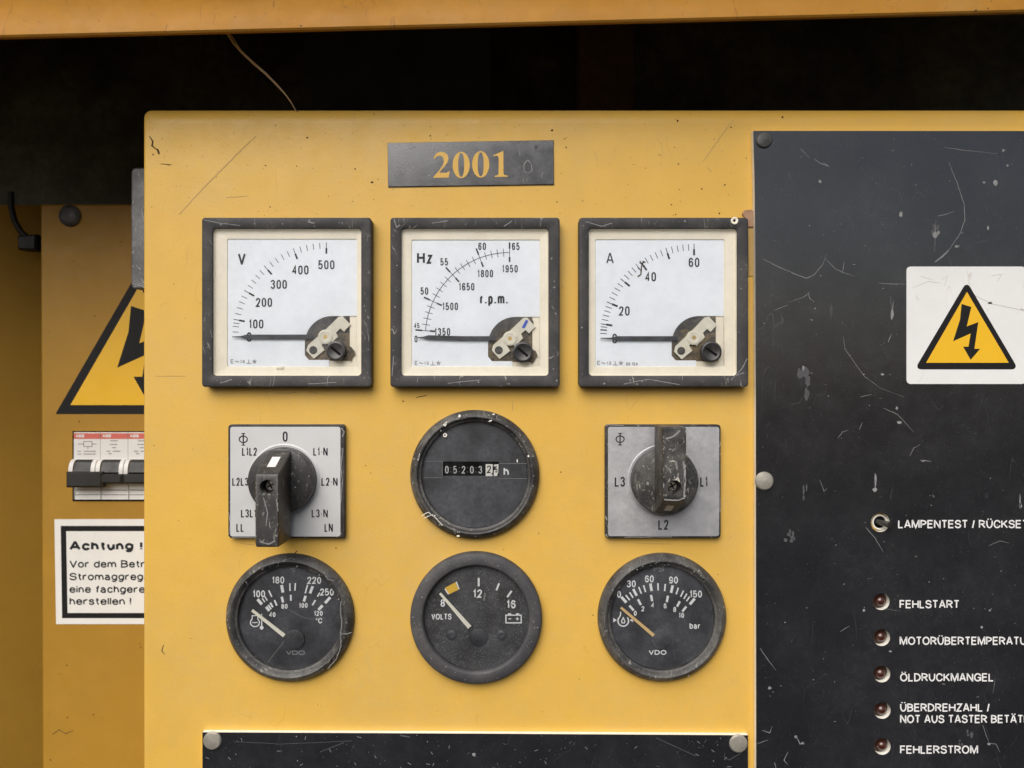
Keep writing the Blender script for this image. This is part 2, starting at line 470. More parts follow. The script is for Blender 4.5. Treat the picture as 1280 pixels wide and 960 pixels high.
# ------------------------------------------------------------------ lettering: single-stroke glyphs given a width and a weight
X = .73
GL = {
    '0': (.70, [('c', (0, 0, 1), (1, 0, 1), (1, 1, 1), (0, 1, 1))]),
    '1': (.42, [('o', (0, .74), (.8, 1), (.8, 0))]),
    '2': (.70, [('o', (0, .72), (0, 1, 1), (1, 1, 1), (1, .58, 1), (0, 0), (1, 0))]),
    '3': (.70, [('o', (0, .80), (0, 1, 1), (.95, 1, 1), (.95, .54, 1), (.4, .54)), ('o', (.5, .54), (1, .54, 1), (1, 0, 1), (0, 0, 1), (0, .22))]),
    '4': (.72, [('o', (.76, 0), (.76, 1), (0, .28), (1, .28))]),
    '5': (.70, [('o', (.92, 1), (.1, 1), (.05, .5), (.3, .62, 1), (1, .62, 1), (1, 0, 1), (0, 0, 1), (0, .2))]),
    '6': (.70, [('o', (.95, .78), (.95, 1, 1), (0, 1, 1), (0, 0, 1), (1, 0, 1), (1, .6, 1), (.02, .6, 1), (.02, .36))]),
    '7': (.66, [('o', (0, 1), (1, 1), (.35, 0))]),
    '8': (.70, [('c', (0, 0, 1), (1, 0, 1), (1, .53, 1), (0, .53, 1)), ('c', (.06, .53, 1), (.94, .53, 1), (.94, 1, 1), (.06, 1, 1))]),
    '9': (.70, [('o', (.05, .22), (.05, 0, 1), (1, 0, 1), (1, 1, 1), (0, 1, 1), (0, .4, 1), (.98, .4, 1), (.98, .64))]),
    'A': (.93, [('o', (0, 0), (.46, 1), (.54, 1), (1, 0)), ('o', (.2, .32), (.8, .32))]),
    'B': (.85, [('o', (.4, .53), (0, .53), (0, 1), (.92, 1, 1), (.92, .53, 1), (.4, .53)), ('o', (0, .53), (0, 0), (1, 0, 1), (1, .53, 1), (.5, .53))]),
    'C': (.93, [('o', (1, .68), (1, 1, 1), (0, 1, 1), (0, 0, 1), (1, 0, 1), (1, .32))]),
    'D': (.92, [('c', (0, 0), (1, 0, 1), (1, 1, 1), (0, 1))]),
    'E': (.80, [('o', (1, 1), (0, 1), (0, 0), (1, 0)), ('o', (0, .53), (.92, .53))]),
    'F': (.75, [('o', (1, 1), (0, 1), (0, 0)), ('o', (0, .5), (.88, .5))]),
    'G': (1.0, [('o', (1, .70), (1, 1, 1), (0, 1, 1), (0, 0, 1), (1, 0, 1), (1, .47), (.55, .47)), ('o', (1, .3), (1, 0))]),
    'H': (.92, [('o', (0, 0), (0, 1)), ('o', (1, 0), (1, 1)), ('o', (0, .52), (1, .52))]),
    'I': (.14, [('o', (.5, 0), (.5, 1))]),
    'K': (.90, [('o', (0, 0), (0, 1)), ('o', (.95, 1), (.04, .38)), ('o', (.34, .58), (1, 0))]),
    'L': (.72, [('o', (0, 1), (0, 0), (1, 0))]),
    'M': (1.08, [('o', (0, 0), (0, 1), (.06, 1), (.5, .03), (.94, 1), (1, 1), (1, 0))]),
    'N': (.90, [('o', (0, 0), (0, 1), (.06, 1), (.94, 0), (1, 0), (1, 1))]),
    'O': (1.02, [('c', (0, 0, 1), (1, 0, 1), (1, 1, 1), (0, 1, 1))]),
    'P': (.84, [('o', (0, 0), (0, 1), (1, 1, 1), (1, .45, 1), (0, .45))]),
    'R': (.90, [('o', (0, 0), (0, 1), (.96, 1, 1), (.96, .48, 1), (0, .48)), ('o', (.5, .48), (1, 0))]),
    'S': (.86, [('o', (.97, .74), (.97, 1, 1), (.03, 1, 1), (.03, .53, 1), (1, .53, 1), (1, 0, 1), (0, 0, 1), (0, .26))]),
    'T': (.82, [('o', (0, 1), (1, 1)), ('o', (.5, 1), (.5, 0))]),
    'U': (.90, [('o', (0, 1), (0, 0, 1), (1, 0, 1), (1, 1))]),
    'V': (.90, [('o', (0, 1), (.48, 0), (.52, 0), (1, 1))]),
    'Z': (.82, [('o', (0, 1), (1, 1), (0, 0), (1, 0))]),
    'a': (.70, [('o', (.06, .54), (.06, X, 1), (.9, X, 1), (.9, 0), (1, 0)), ('o', (.9, .43), (0, .43, 1), (0, 0, 1), (.88, 0, 1), (.9, .3))]),
    'b': (.70, [('o', (0, 1), (0, 0)), ('c', (0, 0, 1), (1, 0, 1), (1, X, 1), (0, X, 1))]),
    'c': (.65, [('o', (1, .5), (1, X, 1), (0, X, 1), (0, 0, 1), (1, 0, 1), (1, .22))]),
    'd': (.70, [('o', (1, 1), (1, 0)), ('c', (0, 0, 1), (1, 0, 1), (1, X, 1), (0, X, 1))]),
    'e': (.70, [('o', (0, .38), (1, .38), (1, X, 1), (0, X, 1), (0, 0, 1), (1, 0, 1), (1, .2))]),
    'f': (.48, [('o', (1, 1), (.42, 1, 1), (.42, 0)), ('o', (0, .70), (1, .70))]),
    'g': (.70, [('c', (0, .03, 1), (1, .03, 1), (1, X, 1), (0, X, 1)), ('o', (1, X), (1, -.27, 1), (.05, -.27, 1), (.05, -.12))]),
    'h': (.64, [('o', (0, 1), (0, 0)), ('o', (0, .4), (0, X, 1), (1, X, 1), (1, 0))]),
    'i': (.14, [('o', (.5, 0), (.5, X)), ('o', (.5, .87), (.5, 1))]),
    'l': (.14, [('o', (.5, 0), (.5, 1))]),
    'm': (1.06, [('o', (0, X), (0, 0)), ('o', (0, .4), (0, X, 1), (.5, X, 1), (.5, 0)), ('o', (.5, .4), (.5, X, 1), (1, X, 1), (1, 0))]),
    'n': (.64, [('o', (0, X), (0, 0)), ('o', (0, .4), (0, X, 1), (1, X, 1), (1, 0))]),
    'o': (.72, [('c', (0, 0, 1), (1, 0, 1), (1, X, 1), (0, X, 1))]),
    'p': (.70, [('o', (0, X), (0, -.28)), ('c', (0, 0, 1), (1, 0, 1), (1, X, 1), (0, X, 1))]),
    'r': (.52, [('o', (0, X), (0, 0)), ('o', (0, .42), (0, X, 1), (1, X))]),
    's': (.62, [('o', (.97, .54), (.97, X, 1), (.03, X, 1), (.03, .4, 1), (1, .4, 1), (1, 0, 1), (0, 0, 1), (0, .19))]),
    't': (.48, [('o', (.4, .98), (.4, 0, 1), (1, 0)), ('o', (0, .70), (1, .70))]),
    'u': (.64, [('o', (0, X), (0, 0, 1), (1, 0, 1), (1, X)), ('o', (1, X), (1, 0))]),
    'v': (.66, [('o', (0, X), (.47, 0), (.53, 0), (1, X))]),
    'z': (.62, [('o', (0, X), (1, X), (0, 0), (1, 0))]),
    '.': (.14, [('o', (.5, 0), (.5, .14))]),
    '-': (.34, [('o', (0, .45), (1, .45))]),
    '/': (.40, [('o', (0, -.05), (1, 1.03))]),
    '!': (.14, [('o', (.5, 0), (.5, .15)), ('o', (.5, .28), (.5, 1))]),
    '°': (.36, [('c', (0, .68, 1), (1, .68, 1), (1, 1, 1), (0, 1, 1))]),
    ' ': (.34, []),
}
for a_, b_ in (('Ä', 'A'), ('Ö', 'O'), ('Ü', 'U')):
    GL[a_] = (GL[b_][0], GL[b_][1] + [('o', (.24, 1.13), (.24, 1.28)), ('o', (.76, 1.13), (.76, 1.28))])


def fillet(pts, rad, closed):
    n = len(pts)
    out = []
    for i, p in enumerate(pts):
        rnd = len(p) > 2
        q = Vector(p[:2])
        if not rnd or (not closed and i in (0, n - 1)):
            out.append(tuple(q))
            continue
        a, c = Vector(pts[i - 1][:2]), Vector(pts[(i + 1) % n][:2])
        la, lc = (a - q).length, (c - q).length
        ra = len(pts[i - 1]) > 2 and (closed or i - 1 > 0)
        rc = len(pts[(i + 1) % n]) > 2 and (closed or i + 1 < n - 1)
        ca, cc = min(rad, la * (.5 if ra else 1)), min(rad, lc * (.5 if rc else 1))
        A, B = q + (a - q) * (ca / max(la, 1e-9)), q + (c - q) * (cc / max(lc, 1e-9))
        for k in range(7):
            t = k / 6
            p1, p2 = A + (q - A) * .55, B + (q - B) * .55
            out.append(tuple(A * (1 - t) ** 3 + p1 * 3 * t * (1 - t) ** 2 + p2 * 3 * t * t * (1 - t) + B * t ** 3))
    cl = [out[0]]
    for p in out[1:]:
        if hypot(p[0] - cl[-1][0], p[1] - cl[-1][1]) > 1e-4:
            cl.append(p)
    if closed and hypot(cl[0][0] - cl[-1][0], cl[0][1] - cl[-1][1]) < 1e-4:
        cl.pop()
    return cl


def text(mb, s, x, y, H, h, wt=.13, ws=1., rad=.5, gap=.13, align='c', width=None, rot=0., mat=0, mid=True, prefix=None):
    """x, y: local point; y is the middle of the capitals (mid) or the baseline; width fits the line to a length"""
    w = wt * H

    def total(ws_, gap_, s=s):
        return sum(max(GL[c][0] * H * ws_, w) for c in s) + gap_ * H * (len(s) - 1)
    if width:
        k = width / total(ws, gap, prefix or s)
        ws, gap = ws * k, gap * k
    x0 = -total(ws, gap) / 2 if align == 'c' else (0 if align == 'l' else -total(ws, gap))
    y0 = -H / 2 if mid else 0
    cr, sr = cos(rot), sin(rot)
    for c in s:
        gw = max(GL[c][0] * H * ws, w)
        for k, path in enumerate(GL[c][1]):
            cl = path[0] == 'c'
            pts = [((p[0] * (gw - w) + w / 2) / H, (p[1] * (H - w) + w / 2) / H) + tuple(p[2:]) for p in path[1:]]
            fp = [(x0 + a * H, y0 + b * H) for a, b in fillet(pts, rad, cl)]
            mb.stroke([(x + a * cr - b * sr, y + a * sr + b * cr) for a, b in fp], w, h + .03 * k, mat, cl)
        x0 += gw + gap * H


DIN = dict(wt=.15, ws=.70, rad=.25, gap=.16)
VDF = dict(wt=.17, ws=.86, rad=.40, gap=.13)
HEL = dict(wt=.16, ws=1., rad=.5, gap=.10)


def tick(mb, c, ang, r0, r1, w, h, mat=0):
    a = R(ang)
    mb.stroke([(c[0] - r0 * cos(a), c[1] + r0 * sin(a)), (c[0] - r1 * cos(a), c[1] + r1 * sin(a))], w, h, mat)


def wob(pts, n=4, amp=.8, rnd=RND):
    amp *= .45
    """a polyline roughened into a natural scratch"""
    out = []
    for a, b in zip(pts, pts[1:]):
        for k in range(n):
            t = k / n
            out.append((a[0] + (b[0] - a[0]) * t + rnd.uniform(-amp, amp), a[1] + (b[1] - a[1]) * t + rnd.uniform(-amp, amp)))
    out.append(pts[-1])
    return out


def blotch(cx, cy, rx, ry, rnd=RND, n=11, j=.35):
    return [(cx + rx * cos(2 * pi * i / n) * rnd.uniform(1 - j, 1 + j), cy + ry * sin(2 * pi * i / n) * rnd.uniform(1 - j, 1 + j)) for i in range(n)]


def boolean(o, mb_cut):
    """cuts a shape out of an object's mesh"""
    me = mb_cut.mesh('cut', [], 35)
    c = bpy.data.objects.new('cut', me)
    COL.objects.link(c)
    c.parent = o.parent
    md = o.modifiers.new('cut', 'BOOLEAN')
    md.operation, md.object, md.solver = 'DIFFERENCE', c, 'EXACT'
    bpy.context.view_layer.update()
    dg = bpy.context.evaluated_depsgraph_get()
    new = bpy.data.meshes.new_from_object(o.evaluated_get(dg))
    o.modifiers.clear()
    o.data = new
    new.set_sharp_from_angle(angle=R(35))
    bpy.data.objects.remove(c)
    bpy.data.meshes.remove(me)


# ------------------------------------------------------------------ the generator housing round the panel
hz = Thing('generator_housing', 'orange yellow metal housing with a header beam above the control panel and a dark inside', 'housing', 640, 30, 0)
TILT = tan(R(1.42))
mb = MB()                                                            # the header beam: a folded channel, slightly out of level
BH = 100.
prof = [(-6, BH - 7), (-6, BH - 2), (-4, BH), (8, BH), (11, BH - 1), (27, BH - 2.5), (29, BH - 4), (75, BH - 13), (140, BH - 25), (140, BH - 60), (60, BH - 62), (10, BH - 40)]
loops = []
for px in (-500, 0, 320, 640, 960, 1280, 1800):
    x = tp(px, 0, BH)[0]
    y = tp(px, 46 - px * 32 / 1280., BH)[1] + 6
    loops.append([(x - hz.u, y + a - hz.v, b) for a, b in prof])
n = len(prof)
mb.add([p for lp in loops for p in lp], [[k * n + i, (k + 1) * n + i, (k + 1) * n + (i + 1) % n, k * n + (i + 1) % n]
                                         for k in range(len(loops) - 1) for i in range(n)])
beam = hz.part('header_beam', mb, ['beam'])


def hbox(mb, x0, x1, v0, v1, h0, h1, mat=0):
    mb.add([(x0 - hz.u, v0 - hz.v, h0), (x1 - hz.u, v0 - hz.v, h0), (x1 - hz.u, v1 - hz.v, h0), (x0 - hz.u, v1 - hz.v, h0),
            (x0 - hz.u, v0 - hz.v, h1), (x1 - hz.u, v0 - hz.v, h1), (x1 - hz.u, v1 - hz.v, h1), (x0 - hz.u, v1 - hz.v, h1)],
           [[0, 3, 2, 1], [4, 5, 6, 7], [0, 1, 5, 4], [1, 2, 6, 5], [2, 3, 7, 6], [3, 0, 4, 7]], mat)


mb = MB(); hbox(mb, -1500, 1500, 555, 565, 40, 225); hz.part('shade_eave', mb, ['beam'])  # overhang out of view, added to keep light off the beam and panel top
mb = MB(); hbox(mb, -1500, 1500, 790, 800, -480, 52); hz.part('roof_sheet', mb, ['baffle'])
mb = MB(); hbox(mb, -1500, 1500, 566, 789, 40, 50); hz.part('fascia', mb, ['beam'])
mb = MB(); hbox(mb, -1500, 1500, -1500, 789, -480, -470); hz.part('back_sheet', mb, ['dark_sheet'])
mb = MB(); hbox(mb, -1312, -1300, -1500, 789, -469, 20); hz.part('side_sheet', mb, ['dark_sheet'])
mb = MB()
a, b = tp(725, 0, -380)[0], tp(792, 0, -380)[0]
hbox(mb, a, b, -100, 788, -450, -380)
hz.part('upright_post', mb, ['dark_post'])
mb = MB()
a, b = tp(380, 0, -440)[0], tp(613, 0, -440)[0]
hbox(mb, a, b, -100, 788, -452, -440)
hz.part('inner_baffle', mb, ['baffle'])

# ------------------------------------------------------------------ the yellow control cabinet
cab = Thing('control_cabinet', 'yellow painted sheet metal control cabinet carrying the meters, dirty and speckled', 'control cabinet', 182, 960, 0)
mb = MB()
x0, y1 = cab.L(182.5, 137, -14)
x1, y0 = cab.L(2000, 1500, 0)
loops = []
for k in range(8):                                                   # rolled edge: wide at the top, narrow at the side
    a = .6 + (pi / 2 - .6) * k / 7
    il, it = 7 * (1 - cos(a)), 22 * (1 - cos(a))
    loops.append(lift(rr(x0 + il, y0, x1, y1 - it, 9, 8), -16 + 16 * sin(a)))
loops = [lift(rr(x0, y0, x1, y1, 9, 8), -255)] + loops
mb.loft(loops, 0)
for pts, w, mt in (([(320, 170), (303, 186), (285, 204), (262, 227), (243, 247), (224, 268)], 1.5, 2),
                   ([(187, 170), (191, 177), (190, 182), (197, 188)], 1.8, 1), ([(197, 186), (199, 193)], 2.6, 1),
                   ([(917, 150), (905, 165), (893, 182), (878, 203)], 1., 2), ([(890, 215), (884, 209)], 1., 2),
                   ([(195, 470), (232, 470)], .8, 2), ([(200, 205), (215, 206)], .9, 1), ([(283, 247), (310, 245)], .8, 2),
                   ([(205, 806), (202, 813), (206, 818)], 1.0, 1), ([(520, 497), (534, 494)], 1.0, 1), ([(345, 491), (360, 492), (372, 490)], 1.2, 2), ([(385, 489), (398, 492)], 1.4, 2), ([(300, 679), (318, 681)], 1.0, 2), ([(795, 679), (840, 680)], .9, 2), ([(425, 735), (436, 744)], .8, 2), ([(372, 688), (368, 692)], 1.2, 1), ([(640, 500), (641, 510), (640, 514)], .8, 2)):
    mb.stroke(wob(cab.P(pts), 4, .5), w, .25, mt, taper=lambda t: .55 + .45 * sin(pi * t))
rs = random.Random(4)
for k in range(300):
    px, py = rs.uniform(186, 938), rs.choice((rs.uniform(150, 272), rs.uniform(140, 270), rs.uniform(140, 272), rs.uniform(265, 910)))
    r = rs.choice((.35, .4, .4, .5, .5, .6, .7, 1.0))
    u, v = cab.L(px, py)
    r *= .8
    mb.poly(blotch(u, v, r * rs.uniform(.7, 1.3), r * rs.uniform(.7, 1.3), rs, 8), .2, 1)
for px, py, r in ((465, 228, 2.2), (384, 172, 1.8), (332, 207, 1.4), (847, 151, 1.8), (978, 146, 1.7), (690, 163, 2.), (906, 231, 1.5), (848, 205, 1.4), (701, 590, 1.2), (420, 685, 1.2)):
    u, v = cab.L(px, py)
    mb.poly(blotch(u, v, r * .75, r * .6, rs, 9), .24, 1)
cab.part('front_sheet', mb, ['yellow', 'dirt', 'rust_line'], recalc=False)

# inner partition with the breakers, further back on the left
RP = -260.
ip = Thing('breaker_board', 'shaded yellow inner panel left of the control cabinet, carrying breakers and stickers', 'breaker panel', 120, 600, RP)
mb = MB()
a = ip.P([(50, 255), (400, 255), (400, 1400), (54, 1400)], RP)
mb.loft([lift(a, -40), lift(a, -3), lift([(a[0][0] + 3, a[0][1] - 3), (a[1][0], a[1][1] - 3), (a[2][0], a[2][1]), (a[3][0] + 3, a[3][1])], 0)][0:3], 0)
rs = random.Random(8)
for k in range(26):
    u, v = ip.L(rs.uniform(60, 180), rs.uniform(260, 955), RP)
    r = rs.choice((.6, .8, 1.1))
    mb.poly(blotch(u, v, r, r, rs, 8), .15, 1)
mb.stroke(wob(ip.P([(66, 918), (74, 912), (82, 917), (92, 913)], RP), 3, .6), .9, .18, 1)
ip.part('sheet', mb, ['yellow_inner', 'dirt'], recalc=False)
mb = MB()
u, v = ip.L(88, 270, RP)
mb.lathe(u, v, [(17, 0), (17, 3), (14.5, 5.5), (9, 7), (0.01, 7.4)], seg=40)
ip.part('screw', mb, ['rivet_dark'])

rp = Thing('inner_partition', 'brown-looking shaded yellow partition at the far left behind the breaker panel', 'partition', 25, 700, -430)
mb = MB()
a = [rp.L(-160, 256, -280), rp.L(62, 256, -430), rp.L(62, 1400, -430), rp.L(-160, 1400, -280)]
hq = [150, 0, 0, 150]
mb.loft([[(x, y, q - 12) for (x, y), q in zip(a, hq)], [(x, y, q) for (x, y), q in zip(a, hq)]])
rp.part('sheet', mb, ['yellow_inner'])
rp.o['kind'] = 'thing'
cb = Thing('cable', 'black cable loop ending in a clamp at the top left corner of the partition', 'cable', 30, 290, -395)
mb = MB()
mb.tube([cb.L(x, y, -373) + (h,) for x, y, h in ((13, 240, 20), (14, 258, 22), (19, 276, 24), (27, 290, 24), (38, 300, 22), (52, 304, 18))], 5, seg=10)
cb.part('lead', mb, ['cable'])
mb = MB()
a = cb.P([(26, 296), (50, 294), (50, 314), (27, 313)], -373)
mb.prism(a, 8, 34, 0, 3)
cb.part('clamp', mb, ['cable'])

# straw hanging in front of the dark gap
st = Thing('straw', 'thin pale dry straw hanging across the dark gap under the header beam', 'straw', 326, 90, -30)
mb = MB()
mb.tube([st.L(x, y, 88 - .93 * (y - 30) * .9) + (118 - .93 * (y - 30) * .9,) for x, y in ((277, 30), (284, 42), (292, 54), (303, 66), (318, 80), (332, 92), (345, 105), (356, 117), (364, 128), (372, 142))],
        1.15, seg=6, taper=lambda t: .5 + .9 * sin(pi * min(1, t * 1.1)) ** 1)
mb.tube([st.L(x, y, 89 - .93 * (y - 30) * .9) + (119 - .93 * (y - 30) * .9,) for x, y in ((280, 38), (290, 46), (300, 61))], .5, seg=5)
st.part('stalk', mb, ['straw'])

# ------------------------------------------------------------------ latch at the cabinet's left edge
lt = Thing('hinge_strip', 'scratched dark grey rounded strip sticking out behind the cabinet left edge', 'hinge', 174, 285, -40)
mb = MB()
x0, y0 = lt.L(163.5, 361, -40)
x1, y1 = lt.L(200, 209.5, -40)
mb.loft([lift(rr(x0, y0, x1, y1, 6), -14), lift(rr(x0, y0, x1, y1, 6), -2), lift(rr(x0 + 2, y0 + 2, x1, y1 - 2, 5), 0)])
for pts in ([(166, 354), (172, 357), (180, 356), (186, 359)], [(168, 359), (178, 353), (184, 356)], [(181, 255), (177, 263), (179, 272), (184, 278)], [(176, 357), (181, 360)]):
    mb.stroke(wob(lt.P(pts, -40), 5, .7), 1.1, .3, 1)
lt.part('strip', mb, ['latch', 'scratch'], recalc=False)


# ------------------------------------------------------------------ square panel meters
def meter(name, label, uc, spec):
    t = Thing(name, label, 'meter', 640 + uc, 480 - 100.5, 0, 'square panel meters')
    hw = 104.2
    HF, HD = 17., 8.
    # frame
    op = spec['open']
    (ax, ay), (bx, by) = t.L(op[0], op[3], 15), t.L(op[2], op[1], 15)
    mb = MB()
    o = lambda i, r: rr(-hw + i, -hw + i, hw - i, hw - i, r, 6)
    inn = lambda i, r: rr(ax - i, ay - i, bx + i, by + i, r, 6)
    mb.loft([lift(o(0, 5), 0), lift(o(0, 4), 15), lift(o(.4, 4), 16.3), lift(o(1.4, 3.6), HF - .15), lift(o(2.2, 3.4), HF),
             lift(inn(1., 4.5), HF), lift(inn(.3, 4.5), HF - .5), lift(inn(0, 4.5), HF - 2), lift(inn(0, 4.5), HF - 5)], 0, False, False)
    for pts, w in spec.get('scr', ()):
        mb.stroke(wob(t.P(pts, HF), 4, .5), w, HF + .15, 1)
    rs = random.Random(len(name))
    for k in range(16):
        e = rs.uniform(-96, 96)
        s_ = rs.choice(((e, 98), (e, -98), (98, e), (-98, e)))
        r = rs.choice((.5, .6, .8, 1.1))
        mb.poly(blotch(s_[0] + rs.uniform(-3, 3), s_[1] + rs.uniform(-3, 3), r, r, rs, 8), HF + .12, 1)
    fr = t.part('frame', mb, ['frame', 'scratch'], recalc=False)
    if spec.get('ring'):
        mb = MB()
        u, v = t.L(*spec['ring'], HF)
        mb.lathe(u, v, [(4.6, HF - .2), (4.4, HF + 1.2), (3.2, HF + 1.4), (2., HF + .6), (1.6, HF + .3)], seg=24, cap1=True, capmat=1)
        t.part('screw', mb, ['cream', 'void'], fr)
    # sloping cream surround
    di = spec['dial']
    (cx, cy), (dx, dy) = t.L(di[0], di[3], HD), t.L(di[2], di[1], HD)
    mb = MB()
    mb.loft([lift(inn(0, 4.5), HF - 3), lift(inn(-.3, 4.5), HF - 5), lift(inn(-1.2, 4), HF - 6.2),
             lift(rr(cx - .8, cy - .8, dx + .8, dy + .8, 2, 6), HD + 1.6), lift(rr(cx, cy, dx, dy, 2, 6), HD)], 0, False, False)
    mb.loft([lift(rr(cx - 1, cy - 1, dx + 1, dy + 1, 2, 6), .3), lift(rr(cx - 1, cy - 1, dx + 1, dy + 1, 2, 6), HD - 1.2)], 0)
    if spec.get('nib'):
        u, v = t.L(*spec['nib'], 11)
        mb.box(u - 4.5, v - 1.6, u + 4.5, v + 1.6, 9, 12, 0, .5)
    t.part('surround', mb, ['cream'], recalc=False)
    # dial plate with a notch for the movement
    m0, m1, m2, m3 = spec['mov']                                       # left, top, right, bottom in the picture of the dial
    (ex, ey), (fx, fy) = t.L(m0, m3, HD), t.L(m2, m1, HD)
    ra = (fy - ey) * .62
    arc = [(ex + ra - ra * cos(R(a)), fy - ra + ra * sin(R(a))) for a in range(0, 91, 10)]
    outline = [(cx, cy), (fx - (fx - ex) * .45, cy), (fx - (fx - ex) * .45, ey), (ex + 5, ey), (ex, ey + 6)] + arc + [(dx, fy), (dx, dy), (cx, dy)]
    mb = MB()
    mb.loft([lift(outline, HD - .7), lift(outline, HD)], 0)
    d = t.part('dial', mb, ['dial'], angle=20)
    mb = MB()
    pv = t.L(*spec['pivot'], HD)
    hh = HD + .3
    for args in spec['scale']:
        kind = args[0]
        if kind == 't':
            tick(mb, pv, args[1], args[2], args[3], args[4], hh)
        elif kind == 'arc':
            _, a0, a1, r, w = args
            mb.stroke([(pv[0] - r * cos(R(a0 + (a1 - a0) * k / 30)), pv[1] + r * sin(R(a0 + (a1 - a0) * k / 30))) for k in range(31)], w, hh + .06)
        elif kind == 'x':
            _, s_, px, py, H = args[:5]
            kw = dict(DIN)
            kw.update(args[5] if len(args) > 5 else {})
            text(mb, s_, *t.L(px, py, HD), H, hh, **kw)
    # small standards marks along the foot of the dial
    px, py = spec['marks']
    u, v = t.L(px, py, HD)
    mb.stroke([(u - 14, v + 2.5), (u - 17, v + 2.5), (u - 17, v - 2), (u - 14, v - 2)], .8, hh, 1)
    mb.stroke([(u - 17, v + .2), (u - 14.5, v + .2)], .7, hh + .05, 1)
    mb.stroke([(u - 12, v), (u - 10.5, v + .9), (u - 9, v - .6), (u - 7, v + .2)], .8, hh, 1)
    text(mb, '1.5', u - 2.8, v, 4, hh, mat=1, wt=.18, ws=.8)
    mb.stroke([(u + 2, v - 2.2), (u + 8, v - 2.2)], .8, hh, 1)
    mb.stroke([(u + 5, v - 2.2), (u + 5, v + 2.4)], .8, hh + .05, 1)
    mb.stroke([(u + 12 + 2.6 * sin(2 * pi * k * 2 / 5), v + 2.6 * cos(2 * pi * k * 2 / 5)) for k in range(5)], .7, hh, 1, True)
    if spec.get('ratio'):
        text(mb, spec['ratio'], *t.L(*spec['ratio_at'], HD), 4, hh, mat=1, wt=.18, ws=.8)
    for pts, w in spec.get('dirt', ()):
        mb.stroke(wob(t.P(pts, HD), 3, .5), w, hh + .1, 2)
    t.part('scale_print', mb, [spec.get('ink', 'ink'), 'grey_ink', 'dirt'], d, recalc=False)
    # movement seen through the notch
    mb = MB()
    w, hgt = fx - ex, fy - ey
    mb.poly([(ex - 1, ey - 1), (fx, ey - 1), (fx, fy + 1), (ex - 1, fy + 1)], HD - 2 + 1.05, 0)
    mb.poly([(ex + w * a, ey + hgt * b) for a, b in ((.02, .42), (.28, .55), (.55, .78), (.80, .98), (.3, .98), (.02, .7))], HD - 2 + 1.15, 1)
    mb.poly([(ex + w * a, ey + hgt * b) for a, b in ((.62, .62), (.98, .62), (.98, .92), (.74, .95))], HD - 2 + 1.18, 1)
    mb.poly(blotch(ex + w * .3, ey + hgt * .63, w * .14, hgt * .08), HD - 2 + 1.25, 0)
    mb.poly(blotch(ex + w * 1.0, ey + hgt * .12, w * .11, hgt * .15), 1.3 + HD, 0)
    mv = t.part('movement', mb, ['movement', 'movement_dark'], recalc=False)
    # cream yoke and pivot
    (yx0, yy0), (yx1, yy1), yw = t.L(*spec['yoke'][0], HD + 2), t.L(*spec['yoke'][1], HD + 2), spec['yoke'][2]
    a = atan2(yy1 - yy0, yx1 - yx0)
    ca, sa = cos(a), sin(a)
    ln = hypot(yx1 - yx0, yy1 - yy0)
    mxx, myy = (yx0 + yx1) / 2, (yy0 + yy1) / 2
    tr = lambda p: (mxx + p[0] * ca - p[1] * sa, myy + p[0] * sa + p[1] * ca)
    hl, hw2 = ln / 2 * 1.12, yw / 2 * 1.12
    shp = [(-hl, -hw2 * .9), (-hl * .45, -hw2 * 1.05), (-hl * .40, -hw2 * .25), (-hl * .2, -hw2 * .2), (-hl * .18, -hw2), (hl * .3, -hw2 * .95),
           (hl * .36, -hw2 * .35), (hl * .6, -hw2 * .35), (hl * .62, -hw2), (hl, -hw2 * .9), (hl, hw2 * .7), (hl * .86, hw2), (hl * .2, hw2 * .92), (-hl * .8, hw2), (-hl, hw2 * .6)]
    mb = MB()
    mb.prism([tr(p) for p in shp], HD - .7, HD + 2.2, 0)
    u, v = t.L(*spec['hub'], HD + 3)
    mb.lathe(u, v, [(9, 7.4), (9, 10.8), (8, 11.4), (6, 11.4), (5.6, 11), (2.6, 10.9)], 0, 32, False, True, 1)
    if spec.get('blue'):
        bp_ = [tr(p) for p in ((hl * .62, -hw2 * .15), (hl * .95, hw2 * .25), (hl * .9, hw2 * .6), (hl * .55, hw2 * .2))]
        mb.poly(bp_, HD + 2.35, 2)
    for sx in (-.78, .93):
        q = tr((hl * sx, 0))
        mb.lathe(q[0], q[1], [(5, 7.2), (5, 9 + (sx < 0) * 1.6), (4.4, 9.3 + (sx < 0) * 1.6)], 3, 20, False, True)
    t.part('yoke', mb, ['yoke', 'brass', 'blue', 'movement_dark'], mv, recalc=False)
    # pointer
    p0, p1, tip = (t.L(*q, HD + 4) for q in spec['pointer'])
    mb = MB()
    mb.loft([[(p[0], p[1] + 2.9, 11), (p[0], p[1] - 2.9, 11), (p[0], p[1] - 2.2, 12.2), (p[0], p[1] + 2.2, 12.2)] for p in (p0, ((p0[0] + p1[0]) / 2, p0[1]), p1)])
    mb.loft([[(p1[0], p1[1] + 2.8, 11), (p1[0], p1[1] - 2.8, 11), (p1[0], p1[1] - 2., 12.2), (p1[0], p1[1] + 2., 12.2)],
             [(p1[0] - 6, p1[1] + 1.1, 11), (p1[0] - 6, p1[1] - 1.1, 11), (p1[0] - 6, p1[1] - .8, 12), (p1[0] - 6, p1[1] + .8, 12)],
             [(tip[0], tip[1] + .5, 11.2), (tip[0], tip[1] - .5, 11.2), (tip[0], tip[1] - .4, 11.8), (tip[0], tip[1] + .4, 11.8)]])
    t.part('pointer', mb, ['pointer'])
    # cover and its slotted adjusting screw
    mb = MB()
    mb.box(ax + .3, ay + .3, bx - .3, by - .3, HF - 4.4, HF - 3.6)
    gl = t.part('glass', mb, ['glass'])
    mb = MB()
